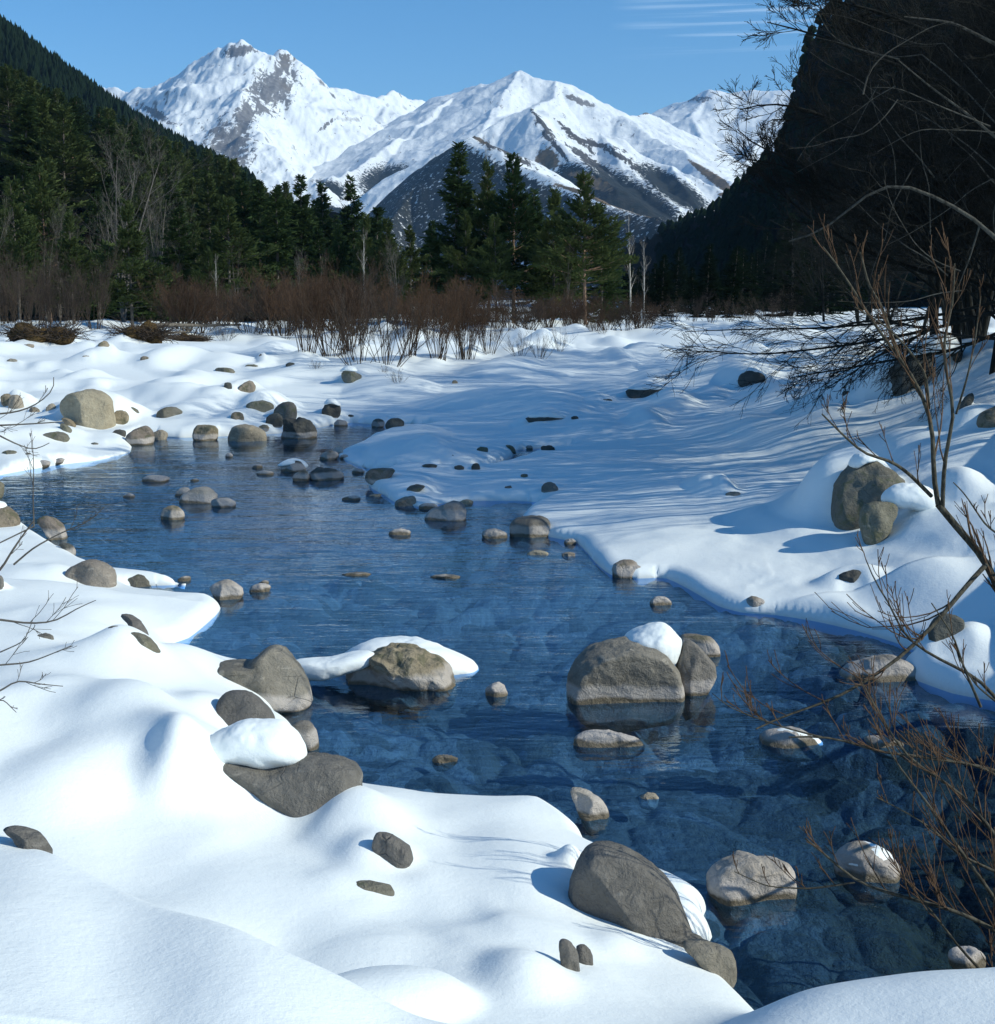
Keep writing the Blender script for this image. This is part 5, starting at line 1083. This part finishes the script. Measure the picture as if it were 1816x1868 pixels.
for px, tp, D, k, wd, lb in [(232,268,116,0,1.1,'big pale leafless tree with fanning branches above the left pines'),(300,345,114,0,.8,'smaller pale leafless tree right of the big fanning one'),(8,438,100,1,1.2,'short pale leafless tree at the left edge of the flats'),(884,268,118,1,.5,'tall bare pale pole of a tree in the centre group'),
    (1148,392,108,1,1.2,'slim white birch standing alone where the slopes meet'),(118,395,110,0,.8,'grey leafless tree among the pines at the far left'),(668,425,100,1,1.0,'thin leafless birch before the pines left of centre'),(1172,440,125,1,1.3,'thin grey leafless tree behind the white birch'),(402,470,100,1,1.0,'thin grey sapling before the broad layered pine'),(548,470,100,0,.7,'grey leafless tree behind the willow belt')]:
    x = (px - W0 / 2) / FPX * D; h = float(on_y(px, tp, float(D))[1]) - 1.42; bare_at(k, x, D, 1.4, h, rs2.rand() * 6, lb, 'leafless trees along the edge of the flats', wd)
G3 = 'bare dark trees on the right bank'
RT = [(8.6,23.0,9.5,2,'bare dark tree on the right bank nearest the shaded flats'),(10.8,26.5,11,3,'many stemmed bare tree on the right bank behind the nearest one'),(9.9,30.0,12,4,'bare tree on the right bank whose twigs cross the snowy skyline'),(12.6,24.5,12,2,None),(13.5,30.5,12.5,3,None),(13.2,36,10.5,4,'tall bare tree reaching the top of the photo at right'),
  (16,35,11,2,None),(17.5,43,11,3,None),(16.5,46,11,4,None),(21,50,12,2,None),(20.5,57,11,4,None),(25,58,13,3,None),(28,82,12,2,None),(24,88,11,4,None),(31,92,13,3,None),(28,101,12,4,None),(36,99,13,2,None),(33,112,13,3,None),(40,116,14,4,None),(29,118,11,2,None),(27,76,11,3,None),(45,122,14,2,None),(23,72,10,4,None),(10.6,20.0,10,4,None),(12.5,17.0,10,3,None),(14.5,20.5,11,2,None),(15.5,26,12,4,None),(19,28,13,3,None),(21,36,14,2,None),
  (9.9,21.0,11,3,None),(11.4,22.5,12,2,None),(9.3,26.5,10.5,4,None),(11.8,28.5,12,3,None),(14.2,33,11,2,None),(12.2,34,10.5,3,None),(10.9,25,10,4,None),(12.9,27,11,2,None),(13.6,37.5,10.5,4,None),(11.2,31,10.5,2,None),(9.2,19.5,9,3,None),(15.2,43,11,3,None),(10.2,17.5,8.5,2,None),(14.6,40,10.5,3,None),(18,50,11,2,None)]
for i, (x, y, h, k, lb) in enumerate(RT):
    z = float(ground(np.array([x]), np.array([y]))[0]) - .1; h = min(h, float(np.interp(x, [8, 10.5, 13, 16, 20], [6.8, 7.6, 9, 11.5, 15])))
    bare_at(k, x, y, z, h, i * 1.7, lb or 'leafless tree in the dark tangle on the right bank', G3, 1.0, (rs2.uniform(-.05, .05), -rs2.uniform(.0, .14)))
for i, (px, tp, D, k) in enumerate([(-15,390,100,0),(52,352,112,0),(92,420,98,5),(150,372,116,0),(190,402,108,5),(262,430,104,0),(340,385,112,0),(366,440,104,5),(440,412,110,5),(505,420,112,0),(588,452,104,5),(632,440,112,5),(725,452,110,0),(780,455,106,5),(1030,420,104,5)]):
    x = (px - W0 / 2) / FPX * D; h = float(on_y(px, tp, float(D))[1]) - 1.42; (bare_at if i % 2 == 0 else (lambda *a: None))(k, x, D, 1.4, h, rs2.rand() * 6, 'grey brown leafless tree mixed in among the front pines', 'grey leafless trees mixed among the front pines', .75)
# tree leaning out over the shaded flats: drooping fan of twigs
def custom(name, limbs, levels, mats, label, cat, seed, rr=.5, base=None, ds=1.0):
    """limbs: (points, r0, r1); levels: list of grow() keyword dicts"""
    rs = np.random.RandomState(seed); A = []; B = []; limbs = [([(a_, b_, c_ * ds) for a_, b_, c_ in p_], r0 * ds * (.78 if ds > 1 else 1), r1 * ds * (.85 if ds > 1 else 1)) for p_, r0, r1 in limbs]
    levels = [dict(l_, rmin=l_['rmin'] * ds, **({'den': l_['den'] / ds} if 'den' in l_ else {})) for l_ in levels]
    for pts, r0, r1 in limbs:
        P = limb(pts); R = np.linspace(r0, r1, P.shape[1])[None]; A.append(tubes(P, R, 7)); p, r = P, R
        for lv in levels:
            lv = dict(lv); nl = lv.pop('n'); den = lv.pop('den', None)
            if den is not None: nl = max(2, int(den * np.linalg.norm(np.diff(p[0], axis=0), axis=1).sum()))
            p, r = grow(rs, p, nl, lv.pop('lr'), lv.pop('ang'), lv.pop('up'), lv.pop('K'), R=r, **lv); B.append(tubes(p, r, 4 if len(B) == 0 else 3))
    if base is not None:                       # every limb springs from one stock beside the frame
        bx, by = base; bz = float(ground(np.array([bx]), np.array([by]))[0]) - .1; T = []
        allp = [limb(p_)[0] for p_, _, _ in limbs]
        for j, (pts, r0, r1) in enumerate(limbs):
            q = allp[j][0]
            if min([np.linalg.norm(allp[k] - q, axis=1).min() for k in range(len(allp)) if k != j]) > .25 * (1 + q[1] * .1) or j == 0:
                s0 = np.array([bx, by, bz]); tt = np.linspace(0, 1, 9)[:, None]; C = s0 * (1 - tt) + q * tt; C[:, 2] += .10 * np.sin(tt[:, 0] * np.pi) * np.linalg.norm(q - s0); T.append(tubes(C[None], np.linspace(r0 * 1.5, r0, 9)[None], 7))
        loc = np.array([bx, by, bz]); t_ = T[0]; A = A + T[1:]
    a = merge(A); b = merge(B); o = empty(name, tuple(loc)); link('trunk', mesh_np('trunk', t_[0] - loc, t_[1], M[mats[0]]), o)
    V = np.concatenate([a[0], b[0]]) - loc; F = np.concatenate([a[1], b[1] + len(a[0])]); me = mesh_np('branches', V, F, [M[mats[0]], M[mats[1]]]); mi = np.zeros(len(F), np.int32); mi[len(a[1]):] = 1; me.polygons.foreach_set('material_index', mi); link('branches', me, o)
    return tag(o, label, cat)
custom('overhanging_tree', [([(1850,560,21),(1760,585,21.5),(1660,610,22),(1560,628,22.5),(1460,640,23),(1380,648,23.5),(1290,640,24)], .035, .008), ([(1840,600,20),(1740,640,20.5),(1640,655,21),(1540,672,21.5),(1440,690,22)], .03, .007),
   ([(1860,540,23),(1720,575,23.5),(1590,592,24),(1470,600,24.5),(1360,600,25),(1250,605,25.5)], .032, .007), ([(1850,620,19.5),(1740,612,20),(1650,590,20.5),(1560,585,21),(1480,610,21.5)], .028, .007), ([(1700,600,22),(1600,650,22),(1540,690,22),(1500,712,22)], .025, .006)],
   [dict(n=18, lr=.34, ang=.6, up=-.06, K=7, wob=.13, tmin=.1, rr=.5, rmin=.0055), dict(n=8, lr=.5, ang=.55, up=-.02, K=5, wob=.15, rmin=.004), dict(n=4, lr=.5, ang=.55, up=0, K=3, rmin=.003)], ('dark_twig', 'dark_twig'), 'dark limbs drooping low over the shaded snow flats from the right bank', 'tree', 61, base=(9.6, 21.5))
_rq = np.random.RandomState(77); _ex = []
for _ in range(22):
    px, py, d_ = _rq.uniform(1560, 1860), _rq.uniform(20, 540), _rq.uniform(16, 21); a_ = _rq.uniform(2.2, 4.2) if _rq.rand() < .7 else _rq.uniform(1.3, 1.8); q_ = [(px, py, d_)]
    for _k in range(5): px += 46 * math.cos(a_); py -= 46 * math.sin(a_); a_ += _rq.normal() * .28; q_.append((px, py, d_))
    _ex.append((q_, _rq.uniform(.006, .012), .003))
custom('pale_limb_tree', _ex + [([(1900,520,17),(1860,480,17),(1790,405,17),(1730,370,17),(1680,348,17),(1640,328,17),(1600,340,17),(1560,370,17),(1530,400,17),(1500,425,17.2),(1440,440,17.5)], .032, .010), ([(1900,280,18),(1840,270,18),(1770,210,18),(1700,160,18),(1640,110,18)], .024, .008), ([(1900,120,18),(1816,80,18),(1740,40,18),(1650,30,18)], .03, .009), ([(1790,405,17),(1770,470,17),(1750,520,17)], .014, .006)],
   [dict(n=9, lr=.36, ang=.8, up=.1, K=6, wob=.16, tmin=.1, rr=.45, rmin=.004), dict(n=6, lr=.5, ang=.7, up=.05, K=4, wob=.14, rmin=.003)], ('limb_grey', 'dark_twig'), 'pale crooked limbs arching across the dark wood at the right', 'tree', 62, base=(8.4, 17.5))
custom('skyline_twigs_tree', [([(1760,330,26),(1660,290,26),(1560,240,26),(1480,200,26),(1400,185,26),(1350,200,26)], .06, .01), ([(1760,420,26),(1640,400,26),(1540,350,26),(1450,290,26),(1380,270,26),(1345,235,26)], .06, .01), ([(1740,160,25),(1640,120,25),(1560,90,25),(1480,60,25),(1400,40,25)], .05, .01), ([(1700,60,25),(1600,20,25),(1520,0,25),(1450,-10,25)], .04, .01), ([(1700,500,27),(1580,460,27),(1480,400,27),(1400,330,27),(1370,290,27)], .05, .01),([(1600,420,27),(1500,350,27),(1430,300,27),(1360,290,27)], .04, .01)],
   [dict(n=20, lr=.34, ang=.65, up=.12, K=7, wob=.14, tmin=.25, rr=.5, rmin=.006), dict(n=9, lr=.5, ang=.6, up=.12, K=5, wob=.16, rmin=.005), dict(n=4, lr=.5, ang=.55, up=.08, K=3, rmin=.004)], ('dark_twig', 'dark_twig'), 'fine dark twigs spread against the sky beside the right mountainside', 'tree', 63, base=(11.2, 26.0))
# nearest shrub at the right
custom('foreground_shrub', [
   ([(1900,1230,4.2),(1830,1090,4.2),(1795,1015,4.25),(1745,960,4.3),(1712,920,4.3)], .018, .0135),
   ([(1712,920,4.3),(1702,870,4.3),(1704,800,4.35),(1696,745,4.4),(1668,690,4.4),(1640,650,4.45),(1600,600,4.5),(1565,540,4.5),(1520,470,4.5),(1502,450,4.5)], .0115, .003),
   ([(1640,650,4.45),(1610,560,4.45),(1585,520,4.5),(1570,460,4.5)], .008, .004),
   ([(1720,925,4.3),(1722,860,4.25),(1730,800,4.25),(1745,755,4.25),(1728,690,4.25),(1720,620,4.3),(1740,560,4.3),(1742,480,4.3)], .010, .003),
   ([(1700,905,4.3),(1655,860,4.25),(1620,838,4.2),(1580,830,4.2),(1545,800,4.2),(1500,755,4.2)], .009, .003),
   ([(1800,1030,4.2),(1770,1060,4.15),(1735,1105,4.1),(1700,1145,4.05),(1650,1195,4.0),(1600,1230,3.95),(1540,1268,3.9),(1480,1290,3.9),(1420,1310,3.85),(1380,1330,3.8)], .011, .003),
   ([(1696,745,4.4),(1690,680,4.35),(1660,640,4.3),(1625,600,4.3),(1560,560,4.3)], .006, .002),
   ([(1745,755,4.25),(1765,690,4.2),(1780,620,4.2),(1790,540,4.2)], .005, .002),
   ([(1830,1290,3.9),(1790,1240,3.9),(1740,1215,3.9),(1690,1190,3.9),(1640,1150,3.9),(1632,1110,3.9),(1600,1070,3.9),(1580,1020,3.9)], .008, .002),
   ([(1790,1290,3.8),(1760,1220,3.8),(1740,1160,3.8),(1700,1100,3.8)], .006, .002),
   ([(1860,1000,4.0),(1800,960,4.0),(1760,900,4.0),(1740,880,4.0)], .005, .002)],
   [dict(n=5, den=12, lr=.34, ang=.5, up=.42, K=7, wob=.09, tmin=.12, rr=.5, rmin=.0016), dict(n=4, lr=.45, ang=.5, up=.3, K=4, wob=.08, rmin=.0013)], ('shrub_stem', 'shrub_twig'), 'leafless olive stemmed shrub rising at the right edge in front', 'shrub', 64, base=(6.6, 10.6), ds=2.2)
custom('foreground_willow', [
   ([(1880,1430,3.9),(1816,1405,3.9),(1740,1388,3.9),(1660,1378,3.9),(1600,1372,3.9),(1550,1352,3.9),(1490,1342,3.9),(1440,1345,3.9)], .009, .003),
   ([(1900,1490,3.7),(1850,1430,3.7),(1780,1395,3.7),(1700,1385,3.7)], .007, .003),
   ([(1900,1640,3.6),(1816,1525,3.6),(1770,1460,3.6),(1715,1420,3.6),(1660,1390,3.6),(1620,1330,3.6),(1570,1240,3.6)], .010, .002),
   ([(1900,1780,3.5),(1816,1640,3.5),(1780,1590,3.5),(1730,1520,3.5),(1690,1460,3.5),(1640,1400,3.5),(1600,1330,3.5)], .010, .002),
   ([(1900,1760,3.4),(1816,1695,3.4),(1740,1660,3.4),(1680,1645,3.4),(1620,1628,3.4),(1560,1610,3.4),(1520,1570,3.4),(1470,1530,3.4)], .010, .003),
   ([(1560,1610,3.4),(1480,1622,3.4),(1400,1618,3.4),(1340,1590,3.4)], .004, .0015),
   ([(1850,1830,3.4),(1760,1740,3.4),(1690,1650,3.4),(1640,1590,3.4),(1610,1540,3.4)], .006, .002),
   ([(1816,1590,3.5),(1750,1560,3.5),(1700,1510,3.5),(1650,1480,3.5),(1600,1455,3.5)], .006, .002),
   ([(1500,1345,3.9),(1440,1330,3.9),(1380,1310,3.9),(1330,1290,3.9),(1300,1265,3.9)], .004, .0015),
   ([(1900,1330,3.8),(1830,1290,3.8),(1780,1250,3.8),(1750,1200,3.8)], .006, .002)],
   [dict(n=5, den=19, lr=.32, ang=.6, up=.5, K=6, wob=.10, tmin=.08, rr=.5, rmin=.0015), dict(n=4, lr=.45, ang=.5, up=.3, K=4, wob=.08, rmin=.0012)], ('shrub_stem', 'shrub_twig'), 'reddish twigged willow spreading over the dark water at lower right', 'shrub', 65, base=(5.2, 8.0), ds=1.7)
custom('left_edge_shrub', [
   ([(-80,770,6.4),(-20,756,6.4),(25,753,6.4),(60,742,6.4),(90,720,6.4),(103,700,6.4),(98,688,6.4)], .006, .002), ([(-80,776,6.2),(0,776,6.2),(60,773,6.2),(118,769,6.2)], .0055, .0025),
   ([(-80,760,6.0),(-10,790,6.0),(25,808,6.0),(62,822,6.0),(90,808,6.0)], .006, .0018), ([(-80,1090,5.0),(0,1042,5.0),(25,1000,5.0),(50,965,5.0),(62,950,5.0)], .007, .0025), ([(25,1030,5.0),(60,1000,5.0),(105,975,5.0),(165,950,5.0),(190,925,5.0)], .004, .0012),
   ([(-80,1128,5.0),(0,1130,5.0),(50,1138,5.0),(100,1135,5.0),(140,1110,5.0),(175,1095,5.0)], .006, .0015), ([(-80,1225,4.8),(0,1213,4.8),(50,1210,4.8),(90,1195,4.8),(130,1178,4.8)], .005, .0015), ([(-80,1290,4.8),(0,1262,4.8),(30,1240,4.8),(70,1248,4.8),(115,1252,4.8)], .005, .0015),
   ([(-60,1300,4.8),(5,1275,4.8),(20,1290,4.8),(30,1300,4.8)], .004, .0012), ([(-60,1215,5.0),(0,1190,5.0),(45,1170,5.0),(60,1130,5.0)], .004, .0012), ([(62,960,5.6),(60,900,5.6),(62,850,5.6),(58,790,5.6)], .003, .001)],
   [dict(n=7, den=8, lr=.32, ang=.6, up=.25, K=6, wob=.1, tmin=.15, rr=.5, rmin=.0014), dict(n=4, lr=.5, ang=.55, up=.15, K=4, wob=.1, rmin=.001)], ('trunk_grey', 'trunk_grey'), 'thin bare grey twigs reaching in from the left edge over the snow', 'shrub', 66, base=(-3.6, 5.2))
# brush heaps, fallen trunk, root clods
def brush(name, px, py, wpx, hpx, seed, label):
    x, y, z = hit(px, py); w = wpx * y / FPX; h = 1.5 * hpx * y / FPX; rs = np.random.RandomState(seed); n = 420
    P = np.empty((n, 5, 3)); P[:, 0] = np.stack([rs.uniform(-.5, .5, n) * w, rs.uniform(-.4, .5, n) * w * .4, rs.uniform(-.05, .3, n) * h], 1); a = rs.rand(n) * 6.3; d = unit(np.stack([np.cos(a) * 1.6, np.sin(a), rs.uniform(-.1, .8, n)], 1))
    for k in range(1, 5): P[:, k] = P[:, k - 1] + d * (rs.uniform(.08, .22, n) * h)[:, None] * 1.5; d = unit(d + rs.normal(size=(n, 3)) * .25)
    R = np.full((n, 5), .012) * np.linspace(1.4, .5, 5) * (y / 55); t = tubes(P, R, 3)
    root = empty(name, (x, y, z)); link('twigs', mesh_np('twigs', *t, M['willow_stem'], False), root)
    V, F = SPH[4]; V = V * np.array([w * .42, w * .16, h * .42]); V = V + unit_(V) * (fbm3(V / h * 2.2, 4, seed) * h * .34)[:, None]; link('clod', mesh_np('clod', V + np.array([0, 0, h * .12]), F, M['clod']), root)
    tag(root, label, 'brush')
def mat_clod():
    s = NT('earth_and_roots'); n = s.noise(3.5, 6, .7); col = s.mix(s.mr(n, .35, .65), (.035, .025, .014), (.12, .078, .034)); s.bsdf(col, .95, .05, s.bump(n, .8, .3)); return s.m
M['clod'] = mat_clod()
brush('brush_heap', 78, 622, 120, 34, 71, 'heap of brown brush and earth at the left end of the flats')
brush('root_clod', 262, 622, 70, 34, 72, 'brown root clod of a fallen tree at the foot of a pine')
brush('brush_heap', 345, 622, 60, 14, 73, 'low strip of brush beside the fallen log')
def log(pts, r0, r1, label, seed):
    A = []
    for px, py, dz in pts:
        x, y, z = hit(px, py); A.append((x, y, z + dz))
    A = np.array(A); A[:, 1] = np.linspace(A[0, 1], A[-1, 1], len(A)); P = A[None]; R = np.linspace(r0, r1, len(A))[None]; rs = np.random.RandomState(seed)
    P1, R1 = grow(rs, P, 6, .22, .8, .2, 5, .15, .4, .4, .98, .01, R); V, F = merge([tubes(P, R, 10), tubes(P1, R1, 4)]); o = link('fallen_log', mesh_np('fallen_log', V, F, M['trunk_grey'])); tag(o, label, 'log')
log([(270,612,.35),(300,606,.35),(340,602,.35),(390,601,.3),(440,600,.25)], .16, .06, 'long fallen trunk lying from the root clod to the right', 74)
log([(275,618,.3),(310,616,.25),(345,612,.2)], .10, .05, 'short fallen limb beneath the long fallen trunk', 75)
# ------------------------------------------------------------------ thin blue air
def build_haze():
    hm = bpy.data.materials.new('haze'); hm.use_nodes = True; t = hm.node_tree
    for n in list(t.nodes): t.nodes.remove(n)
    o = t.nodes.new('ShaderNodeOutputMaterial'); v = t.nodes.new('ShaderNodeVolumePrincipled')
    v.inputs['Color'].default_value = (.35, .62, 1.0, 1); v.inputs['Density'].default_value = HAZE; v.inputs['Anisotropy'].default_value = .0
    t.links.new(v.outputs[0], o.inputs['Volume'])
    x, y0, y1, z0, z1 = 9600, -60, 9800, -560, 1500
    V = np.array([(-x, y0, z0), (x, y0, z0), (x, y1, z0), (-x, y1, z0), (-x, y0, z1), (x, y0, z1), (x, y1, z1), (-x, y1, z1)], float)
    F = np.array([(0, 3, 2, 1), (4, 5, 6, 7), (0, 1, 5, 4), (1, 2, 6, 5), (2, 3, 7, 6), (3, 0, 4, 7)])
    tag(link('haze', mesh_np('haze', V, F, hm, False)), 'thin blue haze filling the valley', None, None, 'stuff')
HAZE = 4.0e-5
build_haze()
